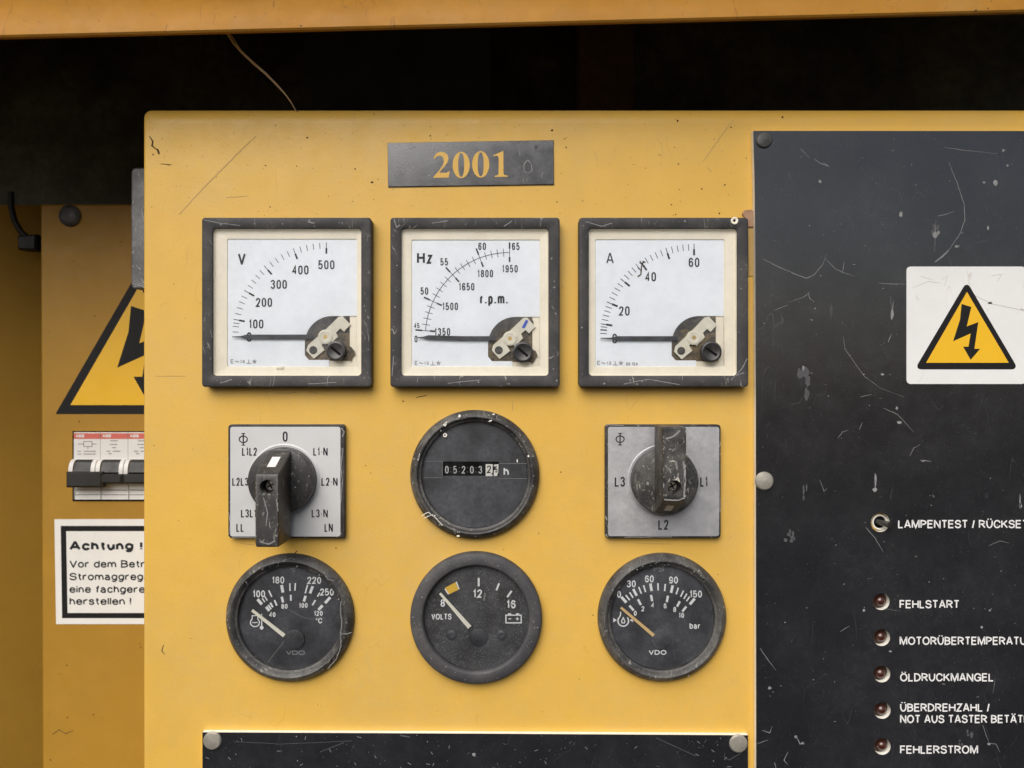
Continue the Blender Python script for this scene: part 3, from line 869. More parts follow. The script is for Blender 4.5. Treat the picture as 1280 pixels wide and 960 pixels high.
    u, v = t.L(*spec['screw'][:2], 18)
    rr_ = spec['screw'][2]
    mb.lathe(u, v, [(rr_, HF - 4), (rr_, 17), (rr_ - .8, 18.3), (rr_ - 2.5, 18.8), (rr_ - 3.4, 18.2), (0.01, 18.0)], 0, 40)
    an = R(spec['screw'][3])
    q = [(-rr_ * .62, -1.5), (rr_ * .62, -1.5), (rr_ * .62, 1.5), (-rr_ * .62, 1.5)]
    mb.poly([(u + x * cos(an) - y * sin(an), v + x * sin(an) + y * cos(an)) for x, y in q], 18.45, 1)
    t.part('adjusting_screw', mb, ['black_screw', 'void'], gl, recalc=False)
    return t


def interp(val, tab):
    for (a, x), (b, y) in zip(tab, tab[1:]):
        if val <= b:
            return x + (y - x) * (val - a) / (b - a)


tabV = [(0, 0), (100, 10.7), (200, 29.5), (300, 48.8), (400, 69.5), (500, 90)]
sc = []
for k in range(2, 26):
    v_ = k * 20
    a_ = interp(v_, tabV)
    if v_ == 40:
        a_ = 3.0
    if v_ % 100 == 0:
        sc += [('t', a_, 110, 117, .8), ('t', a_, 103, 110, 2.2)]
    else:
        sc.append(('t', a_, 109, 116.5, .75))
sc += [('x', '500', 408, 331, 11.2), ('x', '400', 375.5, 337.5, 11.2), ('x', '300', 348.5, 355.5, 11.2), ('x', '200', 330, 378, 11.2),
       ('x', '100', 320.3, 405, 11.2), ('x', 'V', 302.3, 323.5, 14.5, dict(ws=.75, wt=.17)), ('x', '0', 311.5, 421.3, 12, dict(wt=.15))]
meter('voltmeter', 'square white dial voltmeter marked V and scaled to 500', -277.2, dict(
    open=(266.5, 286, 451.5, 469.5), dial=(285, 299.5, 446, 458), mov=(381, 395, 437, 450), pivot=(408, 421), scale=sc,
    marks=(306, 452), yoke=((389, 440), (430, 402), 16), hub=(406.5, 421), pointer=((392, 421), (307, 421), (290, 421)),
    screw=(419.5, 438.5, 12.2, -40), nib=(350, 459.5), dirt=(([(281, 291.5), (284, 292), (288, 291)], 1.4),),
    scr=(([(255, 275), (275, 279), (300, 282)], .8), ([(385, 277), (393, 279)], 1.6), ([(275, 479), (290, 474)], .9), ([(385, 480), (420, 478)], .9))))

tabH = [(45, 4.2), (50, 24.8), (55, 47.4), (60, 69.3), (65, 90)]
sc = [('arc', 4.2, 90, 104.5, .7)]
for k in range(0, 21):
    a_ = interp(45 + k, tabH)
    if k % 5 == 0:
        sc += [('t', a_, 96, 113, .7), ('t', a_, 109, 117, 1.9), ('t', a_, 92.5, 99, 2.0)]
    else:
        sc.append(('t', a_, 99.5, 109.5, .7))
SM = dict(ws=.62)
sc += [('x', '65', 644.7, 308, 9.2, SM), ('x', '60', 602.7, 308, 9.2, SM), ('x', '55', 555.2, 327.4, 9.2, SM), ('x', '50', 530.5, 363.8, 9.2, SM),
       ('x', '45', 521, 407, 6.4, SM), ('x', '0', 520, 423.7, 8.5, SM), ('x', '1950', 637.5, 336, 9.4, SM), ('x', '1800', 606.7, 342, 9.4, SM),
       ('x', '1650', 583.3, 358.4, 9.4, SM), ('x', '1500', 562.8, 383, 9.4, SM), ('x', '1350', 553, 414.8, 9.4, SM),
       ('x', 'Hz', 530.7, 322.5, 14.5, dict(ws=.74, wt=.18)), ('x', 'r.p.m.', 617.4, 373.5, 13.5, dict(width=33.5, wt=.17))]
meter('frequency_meter', 'square white dial meter marked Hz and rpm with double scale', -45.5, dict(
    open=(502, 286, 685.5, 469.5), dial=(515, 300.5, 674.5, 458), mov=(610, 396, 665.5, 451.5), pivot=(637, 421), scale=sc,
    marks=(536, 454), yoke=((621, 440), (661, 404), 17), hub=(637.5, 423), pointer=((620, 423), (535, 421.8), (521, 421.8)),
    screw=(653.5, 440, 12.8, -40), blue=True, scr=(([(493, 276), (496, 284), (500, 281)], 1.2), ([(540, 279), (560, 276)], .9), ([(630, 283), (640, 276)], .9), ([(490, 470), (492, 445)], .9), ([(560, 479), (600, 475)], .8))))

tabA = [(0, 0), (10, 8.7), (20, 22.5), (30, 38.9), (40, 55), (50, 72.6), (60, 90)]
sc = []
for k in range(1, 31):
    v_ = k * 2
    a_ = interp(v_, tabA) if v_ > 4 else (2.8 if v_ == 4 else 4.9)
    if v_ % 10 == 0:
        sc += [('t', a_, 109, 117, .9), ('t', a_, 102.5, 110, 2.4)]
    else:
        sc.append(('t', a_, 108.5, 116.5, .8))
sc += [('x', '60', 867.5, 328, 11.6), ('x', '40', 813.2, 346, 11.6), ('x', '20', 780.3, 388.7, 11.6), ('x', 'A', 762.5, 323, 13.5, dict(ws=.75, wt=.12)),
       ('x', '0', 768.3, 423.2, 12, dict(wt=.15))]
meter('ammeter', 'square white dial ammeter marked A with brown smear near 40', 186.5, dict(
    open=(736, 286, 921, 469.5), dial=(744.5, 300, 904.5, 458), mov=(839.5, 395, 895, 450.5), pivot=(867.5, 422.5), scale=sc,
    marks=(764, 454), ratio='60 15A', ratio_at=(790, 455), yoke=((849, 441), (888, 402.5), 16), hub=(867.5, 422),
    pointer=((848, 423), (771, 423), (750.5, 422.7)), screw=(889.2, 439.5, 13, -35), ring=(918, 276),
    dirt=(([(805, 326), (802, 332), (801, 343), (797, 346)], 1.6), ([(799, 328), (805, 332), (808, 338)], 1.4), ([(797, 334), (802, 340)], 1.1), ([(803, 327), (807, 328)], 1.3)),
    scr=(([(732, 277), (752, 283), (765, 279)], .9), ([(914, 475), (928, 460), (934, 448)], 1.), ([(918, 470), (930, 466)], 1.), ([(780, 480), (810, 474), (850, 481)], .8))))


# ------------------------------------------------------------------ rotary selector switches
def selector(name, label, px, py, down, spec):
    t = Thing(name, label, 'switch', px, py, 0, 'rotary selector switches', h_ref=9)
    HB = 9.
    (ax, ay), (bx, by) = t.L(spec['base'][0], spec['base'][3], HB), t.L(spec['base'][2], spec['base'][1], HB)
    mb = MB()
    mb.loft([lift(rr(ax, ay, bx, by, 4), 0), lift(rr(ax, ay, bx, by, 4), HB - 1), lift(rr(ax + 1, ay + 1, bx - 1, by - 1, 3.5), HB - .2)])
    for pts, w in spec.get('scr', ()):
        mb.stroke(wob(t.P(pts, HB), 5, .6), w, HB + .2, 1)
    t.part('mounting_plate', mb, ['knob', 'scratch'], recalc=False)
    (cx, cy), (dx, dy) = t.L(spec['face'][0], spec['face'][3], HB), t.L(spec['face'][2], spec['face'][1], HB)
    mb = MB()
    mb.loft([lift(rr(cx, cy, dx, dy, 3), HB - .4), lift(rr(cx, cy, dx, dy, 3), HB + .5)])
    fp = t.part('face_plate', mb, [spec['mat']])
    mb = MB()
    hh = HB + .75
    for s_, qx, qy, H, wd in spec['text']:
        text(mb, s_, *t.L(qx, qy, HB), H, hh, wt=.145, ws=.68, rad=.25, gap=.13, width=wd)
    u, v = t.L(*spec['phi'], HB)                                        # the round symbol at the top left corner
    mb.stroke([(u + 5 * cos(2 * pi * k / 28), v + 4 * sin(2 * pi * k / 28)) for k in range(28)], 1.3, hh, 0, True)
    mb.stroke([(u, v - 7.2), (u, v + 7.2)], 1.5, hh + .05)
    mb.stroke([(u - 2.4, v + 7.2), (u + 2.4, v + 7.2)], .9, hh + .1)
    mb.stroke([(u - 2.4, v - 7.2), (u + 2.4, v - 7.2)], .9, hh + .1)
    t.part('lettering', mb, ['ink'], fp, recalc=False)
    kx, ky = spec['axis'][0] - t.u, spec['axis'][1] - t.v
    mb = MB()
    mb.lathe(kx, ky, [(44.5, HB + .4), (44.3, HB + 1.), (43.4, HB + 1.4), (42.2, HB + 1.2), (42, HB + .6)])
    t.part('collar', mb, [spec['mat']])
    mb = MB()
    mb.lathe(kx, ky, [(40.8, HB), (40.5, 23), (39.4, 25.6), (37.5, 26.4), (0.01, 26.4)])
    rs = random.Random(px)
    for k in range(26):
        a, q, r = rs.uniform(0, 6.28), 36 * rs.uniform(.3, 1), rs.choice((.4, .5, .7, .9))
        mb.poly(blotch(kx + q * cos(a), ky + q * sin(a), r, r, rs, 7), 26.6, 1)
    if not down:
        mb.poly(blotch(kx - 22, ky - 2, 2.2, 2.4, rs, 9), 26.7, 1)
    kn = t.part('knob', mb, [spec['kmat'], 'scratch'], recalc=False)
    # grip: a bar with one end sloping down to the disc and the other overhanging the plate
    sg = 1 if down else -1
    prof = [(37.5, 26.2), (14.5, 76.5), (12.5, 77.5), (-67.5, 77.5), (-69.5, 75.5), (-70, 26.2)]
    hw = 13.6
    def loop(x, ins):
        cv, ch = -15, 50
        return [(kx + x, ky + sg * (cv + (p - cv) * (1 - ins / 52)), ch + (q - ch) * (1 - ins / 26) if q > 40 else q) for p, q in prof]
    mb = MB()
    mb.loft([loop(-hw, 1.4), loop(-hw + 1.2, 0), loop(hw - 1.2, 0), loop(hw, 1.4)])
    g = t.part('grip', mb, [spec['kmat']], kn, angle=25)
    cut = MB()
    cut.lathe(kx, ky, [(8.2, 60), (8.2, 90)], seg=36, cap0=True, cap1=True)
    boolean(g, cut)
    mb = MB()
    mb.lathe(kx, ky, [(6.0, 60.2), (6.0, 63), (5, 64), (.01, 64.2)], seg=28)
    mb.stroke([(kx - 3.6, ky - 2), (kx + 3.6, ky + 2)], 1.6, 64.5, 1)
    mb.stroke([(kx - 2, ky + 3.6), (kx + 2, ky - 3.6)], 1.6, 64.6, 1)
    t.part('screw', mb, [spec['smat'], 'void'], kn, recalc=False)
    mb = MB()                                                           # white index bar on the slope
    f = lambda u_, k: (kx + u_, ky + sg * (37.5 - 23 * k), 26.2 + 50.3 * k + .5)
    wd = spec['mark']
    mb.add([f(wd[0], wd[2]), f(wd[1], wd[2]), f(wd[1], wd[3]), f(wd[0], wd[3])], [[0, 1, 2, 3]])
    t.part('index_mark', mb, ['white_mark'], kn, recalc=False)
    mb = MB()                                                           # chips on the grip front
    for k in range(int(34 * spec['chips'])):
        e = rs.choice((-1, 1)) * hw * .93 if rs.random() < .6 else rs.uniform(-hw, hw) * .9
        y = rs.uniform(-66, 10)
        if hypot(e, y) < 10:
            continue
        r = rs.choice((.35, .5, .7))
        mb.poly(blotch(kx + e, ky + sg * y, r, r * rs.choice((1, 1.6, 2.6)), rs, 8), 77.75, 0)
    for pts, w in spec.get('gscr', ()):
        mb.stroke(wob([(kx + a, ky + b) for a, b in pts], 5, .5, rs), w, 77.8, 0)
    t.part('scuffs', mb, ['scratch'], g, recalc=False)
    return t


selector('rotary_switch', 'rotary selector with clean silver plate marked L1-N to LN, grip turned downwards', 357.5, 601.5, True, dict(
    base=(285, 530.6, 431, 672.7), face=(288, 533.5, 425.6, 670.5), mat='silver', kmat='knob', smat='metal_pin', axis=(-282.2, -118.5),
    phi=(304.3, 549), mark=(-5, 5, .27, .70), chips=1., text=(('0', 356.6, 545.6, 12.8, None), ('L1L2', 312, 564.4, 10, 18.4), ('L1-N', 400.7, 564.4, 10, 17.8), ('L2L3', 300.5, 602, 10, 19.8),
    ('L2-N', 412, 602, 10, 20), ('L3L1', 311, 641.6, 10, 19), ('L3-N', 399.8, 641.6, 10, 20), ('LL', 300.4, 659.4, 10.3, 9.5), ('LN', 411, 659.4, 10.3, 10.3)),
    scr=(([(427, 535), (430, 540), (428, 546)], 1.3), ([(429, 560), (426, 585), (428, 600), (426, 628)], 1.), ([(286, 640), (288, 655), (286, 668)], 1.), ([(420, 671.5), (427, 666)], 1.2), ([(290, 672), (330, 672)], .8)),
    gscr=(([(-4, -12), (1, -30), (-1, -45)], 1.), ([(10, -62), (2, -66), (-8, -63)], 1.4), ([(11, -14), (13, -28)], .9))))
selector('rotary_switch', 'rotary selector with weathered silver plate marked L1, L2, L3, grip turned upwards', 829.3, 601.5, False, dict(
    base=(756.5, 530.6, 901, 672.7), face=(760, 533.6, 898.8, 670), mat='silver_worn', kmat='knob_dusty', smat='metal_pin', axis=(187.2, -119.0),
    phi=(775, 548.8), mark=(-4.5, 4.5, .16, .56), chips=1.5, text=(('L3', 774.7, 602, 12.4, 12.7), ('L1', 879.7, 602, 12.4, 9.4), ('L2', 829, 655.8, 12.4, 12.6)),
    scr=(([(757, 532), (761, 531), (780, 532)], 1.), ([(899, 600), (900, 640)], .9), ([(780, 671.5), (840, 671)], .9)),
    gscr=(([(-10, 56), (-3, 58), (3, 62), (6, 66)], 2.), ([(10, 30), (12, 18), (11, 6)], 2.2), ([(12, 10), (11, -12)], 2.), ([(-12, -14), (4, -15), (12, -12)], 1.4), ([(2, 30), (3, 22)], 1.))))


# ------------------------------------------------------------------ round gauges
def gauge(name, label, cat, px, py, ro, ri, flat, face_px, face_mat, bez_mat, printer, group='round gauges'):
    t = Thing(name, label, cat, px, py, 0, group, h_ref=12)
    HR, HFc = 14., 2.5
    mb = MB()
    k = (D - HR) / D
    ro, ri = ro * k, ri * k
    if flat:
        prof = [(ro, 0), (ro, 8), (ro - 1, 10.5), (ro - 3, 12), (ri + 3, 13), (ri + 1.2, 12.4), (ri, 10.5), (ri - 1, HFc)]
    else:
        prof = [(ro, 0), (ro, 5), (ro - 1, 7.5), (ro - 6.5, 13.6), (ro - 8, 14.2), (ro - 9.5, 13.6), (ri + 2.6, 9), (ri + 1.2, 8.6), (ri, 8.0), (ri - .5, HFc)]
    mb.lathe(0, 0, prof, seg=128)
    rs = random.Random(px)
    for q in range(46):
        a, r, z = rs.uniform(0, 6.28), rs.uniform(ri + 2, ro - 4), rs.choice((.4, .5, .6, .9))
        mb.poly(blotch(r * cos(a), r * sin(a), z, z, rs, 7), 14.6 if not flat else 13.4, 1)
    bz = t.part('bezel', mb, [bez_mat, 'scratch'], recalc=False, angle=40)
    fx, fy = t.L(*face_px, HFc)
    mb = MB()
    mb.lathe(0, 0, [(ri + 1, HFc - 1), (ri + 1, HFc), (.01, HFc)], seg=96)
    fc = t.part('dial', mb, [face_mat])
    pr = MB()
    printer(t, pr, HFc + .3, fc)
    mb = MB()
    mb.lathe(0, 0, [(ri - .2, 7.4), (ri - .2, 8.), (.01, 8.1)], seg=64)
    t.part('glass', mb, ['glass'])
    return t


def needle(t, p0, p1, w0, w1, mat, h=5.5):
    a, b = t.L(*p0, h), t.L(*p1, h)
    d = Vector((b[0] - a[0], b[1] - a[1])).normalized()
    nx, ny = -d.y, d.x
    mb = MB()
    mb.prism([(a[0] + nx * w0, a[1] + ny * w0), (b[0] + nx * w1, b[1] + ny * w1), (b[0] - nx * w1, b[1] - ny * w1), (a[0] - nx * w0, a[1] - ny * w0)], h - 1, h, 0)
    return t.part('needle', mb, [mat])


def hub(t, p, r, mat):
    u, v = t.L(*p, 5)
    mb = MB()
    mb.lathe(u, v, [(r, 2.4), (r, 4.4), (r - 1.4, 4.9), (.01, 5.0)], seg=36)
    t.part('hub', mb, [mat])


def marks(t, mb, piv, lst, h, mat=0):
    """radial ticks: (px, py, length, width)"""
    for px, py, ln, w in lst:
        a = atan2(piv[1] - py, px - piv[0])
        c, s_ = cos(a) * ln / 2, sin(a) * ln / 2
        mb.stroke([t.L(px - c, py + s_, 2.5), t.L(px + c, py - s_, 2.5)], w, h, mat)


def z9(x, y):
    return (270 + x * .1875, 680 + y * .1875)


def print_temp(t, mb, h, fc):
    Z = z9
    piv = Z(505, 640)
    for x, y, ln, w in ((292, 385, 8.5, 3.6), (317, 374, 6, 1.6), (334, 363, 6, 1.5), (362, 330, 9, 1.9), (442, 298, 9.5, 3.6), (493, 287, 9.5, 1.8), (528, 285, 9.5, 1.8),
                        (603, 300, 11, 1.8), (636, 305, 9.5, 3.2), (684, 337, 6, 1.6), (745, 374, 9.5, 3.4),
                        (345, 432, 6.5, 3.2), (358, 420, 6.5, 2.2), (371, 406, 6.5, 2.2), (398, 392, 7.5, 2.2), (443, 370, 7.5, 3), (499, 358, 7.5, 2), (592, 364, 7.5, 3.2), (653, 391, 7.5, 2), (697, 424, 7.5, 3.4)):
        marks(t, mb, piv, [Z(x, y) + (ln, w)], h)
    for s_, x, y, H in (('180', 415, 240, 8.8), ('220', 655, 242, 8.8), ('100', 287, 332, 8.8), ('250', 740, 320, 8.8)):
        text(mb, s_, *t.L(*Z(x, y), 2.5), H, h, wt=.16, ws=.82, rad=.4, gap=.12)
    for s_, x, y, H in (('80', 457, 415, 6.2), ('100', 583, 409, 6.2), ('40', 376, 470, 6.2), ('120', 683, 462, 6.2)):
        text(mb, s_, *t.L(*Z(x, y), 2.5), H, h, wt=.19, ws=.82, rad=.4, gap=.12)
    text(mb, '°C', *t.L(*Z(687, 510), 2.5), 7, h, wt=.19, ws=.8)
    text(mb, '°F', *t.L(*Z(516, 178), 2.5), 7, h, wt=.14, ws=.8, mat=1)
    # engine and thermometer symbol
    u, v = t.L(*Z(260, 520), 2.5)
    mb.stroke([(u + 5.6 * cos(R(a)), v - .5 + 5.2 * sin(R(a))) for a in range(125, 415, 12)], 1.3, h)
    mb.stroke([(u - 3.4, v + 4), (u - 3.4, v + 8), (u + 3.6, v + 8), (u + 3.6, v + 4)], 1.2, h + .05)
    mb.stroke([(u - 3.4, v - 1), (u - 1.5, v - .2), (u, v - 1), (u + 1.8, v - .2), (u + 3.6, v - 1)], 1.0, h)
    u, v = t.L(*Z(305, 535), 2.5)
    mb.stroke([(u, v + 13), (u, v - 4)], 1.4, h)
    mb.poly(circ(u, v - 4.2, 2.4, 16), h + .05)
    text(mb, 'VDO', *t.L(*Z(530, 724), 2.5), 5.2, h, wt=.2, ws=1.5, mat=1)
    # fine cracks in the film over the dial
    for pts in ([(490, 440), (580, 488), (640, 500), (730, 490)], [(470, 630), (400, 715), (345, 790)]):
        mb.stroke(wob(t.P([Z(*p) for p in pts], 2.5), 5, .5), .5, h + .1, 1)
    t.part('scale_print', mb, ['gauge_white', 'gauge_dim'], fc, recalc=False)
    needle(t, Z(455, 612), Z(240, 442), 2.4, 1.7, 'needle')
    hub(t, Z(522, 640), 12.5, 'face_black')
    m2 = MB()
    for pts, w in (([(728, 210), (745, 235), (790, 245)], .8), ([(835, 380), (828, 440), (840, 520), (830, 600), (835, 680), (800, 770), (745, 830)], .9), ([(830, 600), (870, 600), (905, 590)], 1.)):
        m2.stroke(wob([t.L(*Z(*p), 14) for p in pts], 6, .8), w, 14.5)
    t.part('crack', m2, ['scratch'], recalc=False)


gauge('temperature_gauge', 'round black coolant temperature gauge with Fahrenheit and Celsius scales and off-white needle', 'gauge', 360.4, 774.4, 80.8, 65.5, False,
      (361, 774), 'face_black', 'bezel', print_temp)


def z10(x, y):
    return (500 + x * .198, 680 + y * .198)


def print_volt(t, mb, h, fc):
    Z = z10
    piv = Z(495, 595)
    for x, y, ln, w in ((295, 300, 8, 1.5), (364, 261, 10, 1.6), (497, 240, 10.5, 2.4), (617, 270, 9.5, 2.2), (691, 315, 9.5, 2.4)):
        marks(t, mb, piv, [Z(x, y) + (ln, w)], h)
    mb.stroke([t.L(*Z(537, 308), 2.5), t.L(*Z(531, 357), 2.5)], 2.0, h, 2)
    mb.poly([t.L(*Z(x, y), 2.5) for x, y in ((284, 276), (350, 241), (370, 288), (306, 318))], h - .05, 1)
    for s_, x, y, H in (('8', 270, 372, 9.4), ('12', 490, 313, 10.4), ('16', 702, 380, 10.4)):
        text(mb, s_, *t.L(*Z(x, y), 2.5), H, h, wt=.17, ws=.84, rad=.4)
    text(mb, 'VOLTS', *t.L(*Z(262, 458), 2.5), 7.4, h, wt=.17, width=25, rad=.4)
    u, v = t.L(*Z(717, 472), 2.5)
    mb.stroke([(u - 9.5, v - 5), (u + 9.5, v - 5), (u + 9.5, v + 4.6), (u - 9.5, v + 4.6)], 1.4, h, 0, True)
    for s_ in (-5, 5):
        mb.poly([(u + s_ - 2, v + 5), (u + s_ + 2, v + 5), (u + s_ + 2, v + 7), (u + s_ - 2, v + 7)], h)
    mb.stroke([(u - 6.3, v), (u - 2.9, v)], 1.1, h)
    mb.stroke([(u + 2.9, v), (u + 6.5, v)], 1.1, h)
    mb.stroke([(u + 4.7, v - 1.8), (u + 4.7, v + 1.8)], 1.1, h + .05)
    t.part('scale_print', mb, ['gauge_white', 'yellow_mark', 'gauge_dim'], fc, recalc=False)
    for x in (325, 640):
        m2 = MB()
        u, v = t.L(*Z(x, 575), 3)
        m2.lathe(u, v, [(6.5, 2.4), (6.5, 3.2), (5.4, 4.2), (3, 4.6), (2.4, 3.4), (.01, 3.3)], seg=28)
        t.part('screw', m2, ['face_black'], fc)
    needle(t, Z(440, 527), Z(253, 312), 2.7, 1.4, 'needle')
    hub(t, Z(495, 592), 11, 'face_black')


gauge('voltage_gauge', 'round black VOLTS gauge with broad flat rim, yellow patch and battery symbol', 'gauge', 595, 774, 83, 66.5, True,
      (595, 774), 'face_speck', 'bezel_flat', print_volt)


def z11(x, y):
    return (740 + x * .1875, 680 + y * .1875)


def print_oil(t, mb, h, fc):
    Z = z11
    piv = Z(452, 640)
    for x, y, ln, w in ((212, 371, 9.5, 3.4), (238, 357, 8, 1.9), (262, 340, 8, 1.9), (286, 322, 9.5, 3.2), (320, 308, 9, 1.9), (350, 297, 9, 1.9), (393, 288, 9.5, 3.2), (440, 285, 9, 1.9),
                        (486, 290, 9, 1.9), (532, 300, 9.5, 3.2), (568, 313, 8.5, 1.8), (600, 331, 8.5, 1.8), (622, 348, 7.5, 1.8), (640, 366, 7, 1.8), (668, 383, 9.5, 3.4),
                        (263, 426, 8, 2.8), (316, 387, 8, 2.8), (397, 360, 8, 2.8), (502, 366, 8, 2.8), (576, 399, 7.5, 2.8), (615, 433, 8, 2.8)):
        marks(t, mb, piv, [Z(x, y) + (ln, w)], h)
    for s_, x, y, H in (('0', 180, 335, 8.6), ('30', 262, 265, 8.8), ('60', 382, 232, 8.8), ('90', 543, 240, 8.8), ('150', 692, 333, 8.8)):
        text(mb, s_, *t.L(*Z(x, y), 2.5), H, h, wt=.16, ws=.82, rad=.4, gap=.12)
    for s_, x, y in (('0', 288, 461), ('2', 339, 431), ('4', 404, 407), ('6', 487, 412), ('8', 551, 436), ('10', 596, 475)):
        text(mb, s_, *t.L(*Z(x, y), 2.5), 6.4, h, wt=.19, ws=.82, rad=.4, gap=.12)
    text(mb, 'bar', *t.L(*Z(686, 545), 2.5), 7.6, h, wt=.17, width=13.6)
    text(mb, 'PSI', *t.L(*Z(445, 166), 2.5), 7, h, wt=.14, ws=.85, mat=1)
    text(mb, 'VDO', *t.L(*Z(437, 722), 2.5), 6, h, wt=.2, width=22)
    # oil can drop in an engine ring between two arrows
    u, v = t.L(*Z(208, 512), 2.5)
    mb.stroke([(u + 6.6 * cos(R(a)), v + 6.6 * sin(R(a))) for a in range(130, 410, 10)], 1.6, h)
    mb.stroke([(u - 4.2, v + 5), (u - 3.2, v + 9), (u - 3.2, v + 11.5)], 1.4, h + .05)
    mb.stroke([(u, v + 4), (u + 2.2, v - .6), (u + 1.4, v - 2.6), (u - 1.4, v - 2.6), (u - 2.2, v - .6)], 1.2, h, 0, True)
    for sg in (-1, 1):
        mb.poly([(u + sg * 8, v + 1), (u + sg * 12.4, v + 3.6 * 1), (u + sg * 12.4, v - 1.8)][::sg], h)
    t.part('scale_print', mb, ['gauge_white', 'gauge_dim'], fc, recalc=False)
    needle(t, Z(412, 611), Z(193, 424), 2.1, 1.5, 'needle_tan')
    hub(t, Z(458, 640), 12.5, 'face_black')


gauge('pressure_gauge', 'round black oil pressure gauge marked bar with a tan needle resting at zero', 'gauge', 829, 774, 81, 66, False,
      (829, 774), 'face_black', 'bezel', print_oil)


def z6(x, y):
    return (500 + x * .198, 500 + y * .198)


def print_hours(t, mb, h, fc):
    Z = z6
    q = lambda pts: [t.L(*Z(*p), 2.5) for p in pts]
    # raised counter strip with black window and seven drums
    m2 = MB()
    a = q([(150, 493), (150, 388), (268, 388), (268, 478), (625, 478), (625, 388), (800, 388), (800, 493)])
    m2.prism([a[0], a[1], a[2], (a[2][0], a[0][1])], 2.4, 3.1, 0, .4)
    t.part('counter_strip', m2, ['face_black'], fc)
    m2 = MB()
    m2.prism([(a[5][0], a[0][1]), a[5], a[6], a[7]], 2.4, 3.1, 0, .4)
    t.part('counter_strip', m2, ['face_black'], fc)
    m2 = MB()
    m2.poly(q([(268, 478), (625, 478), (625, 388), (268, 388)]), 2.75, 0)
    m2.stroke(q([(150, 386), (270, 386)]), .7, 3.3, 1)
    m2.stroke(q([(268, 386), (268, 480)]), .7, 3.3, 1)
    m2.stroke(q([(625, 400), (800, 400)]), .7, 3.3, 1)
    m2.stroke(q([(150, 491), (268, 491)]), .7, 3.3, 1)
    m2.stroke(q([(622, 496), (800, 496)]), .9, 3.3, 1)
    t.part('window', m2, ['void', 'gauge_dim'], fc, recalc=False)
    m2 = MB()
    for k, (s_, x) in enumerate(zip('05203', (296, 348, 401, 454, 507))):
        text(m2, s_, *t.L(*Z(x, 440), 2.5), 9.4, 3.1, wt=.13, ws=.68, rad=.3)
        if k:
            u, v = t.L(*Z(x - 27, 440), 2.5)
            for e in (-2.6, 2.6):
                m2.poly(circ(u, v + e, .5, 8), 3.1, 1)
    t.part('drum_digits', m2, ['drum_print', 'gauge_dim'], fc, recalc=False)
    m2 = MB()
    m2.poly(q([(541, 480), (585, 480), (585, 405), (541, 405)]), 3.0, 0)
    m2.poly(q([(592, 480), (620, 478), (622, 405), (592, 408)]), 3.0, 0)
    m2.poly(q([(592, 445), (602, 440), (600, 415), (592, 420)]), 3.1, 1)
    m2.poly(q([(612, 480), (620, 478), (620, 455)]), 3.1, 1)
    m2.poly(q([(575, 470), (585, 455), (585, 470)]), 3.1, 1)
    text(m2, '2', *t.L(*Z(562, 437), 2.5), 9.5, 3.15, mat=1, wt=.15, ws=.78, rad=.3)
    text(m2, '5', *t.L(*Z(608, 438), 2.5), 8, 3.15, mat=1, wt=.13, ws=.5, rad=.3)
    t.part('tenths_drum', m2, ['digit_white', 'ink'], fc, recalc=False)
    text(mb, 'h', *t.L(*Z(671, 450), 2.5), 10, 3.5, wt=.19, ws=1.05)
    mb.poly(blotch(*t.L(*Z(285, 222), 8), 2.6, 2.6, RND, 14, .12), 8.4, 1)
    mb.poly(blotch(*t.L(*Z(284, 221), 8), 1.0, 1.0, RND, 10, .2), 8.6, 2)
    for pts, w in (([(115, 380), (125, 340), (118, 375)], 1.), ([(275, 160), (295, 140), (285, 165)], 1.6), ([(140, 730), (180, 705), (230, 745), (270, 790)], .8), ([(150, 745), (210, 720)], .7),
                   ([(560, 135), (580, 128)], 1.3), ([(215, 735), (220, 725)], 1.6)):
        mb.stroke(wob([t.L(*Z(*p), 12) for p in pts], 4, .6), w, 14.5, 1)
    for x, y, rx, ry in ((375, 100, 1.6, 2), (810, 353, 1.2, 1.4), (368, 858, 1.8, 1.2), (590, 90, 1.8, .8), (740, 383, .8, 2.2)):
        mb.poly(blotch(*t.L(*Z(x, y), 14), rx, ry), 14.8, 1)
    t.part('lettering', mb, ['gauge_white', 'core', 'dirt'], fc, recalc=False)


gauge('hour_meter', 'round black running hours counter reading 05203 with an h beside the window', 'hour meter', 593.2, 594, 81.5, 67.5, False,
      (593, 594), 'face_black', 'bezel', print_hours)

# ------------------------------------------------------------------ year plate
yp = Thing('year_plate', 'black rectangular plate with the golden year 2001 at the top of the cabinet', 'plate', 588.5, 204.5, 0)
mb = MB()
pl = yp.P([(485, 233.5), (692.5, 230.5), (692, 175), (484.5, 178.5)], 2)
mb.loft([lift(pl, 0), lift(pl, 1.6), lift([(x * .996, y * .985) for x, y in pl], 2)])
for pts, w in (([(648, 180), (650, 195)], .8), ([(659, 200), (655, 205), (655, 214), (660, 217), (665, 213), (664, 205), (660, 200)], 1.),
               ([(653, 223), (655, 229)], .8), ([(659, 222), (658, 227)], .8), ([(512, 186), (520, 184)], .8), ([(560, 178), (561, 184)], .8), ([(677, 222), (678, 216), (681, 216)], .9)):
    mb.stroke(wob(yp.P(pts, 2), 4, .5), w, 2.2, 1)
mb.poly(blotch(*yp.L(660, 208, 2), 4.5, 6), 2.1, 2)
mb.poly(blotch(*yp.L(670, 184, 2), 2.2, 2.6), 2.15, 2)
plo = yp.part('sheet', mb, ['black_plate', 'scratch', 'scratch_soft'], recalc=False)
mb = MB()


def zy(x, y):
    return yp.L(470 + x * .1875, 160 + y * .1875, 2)


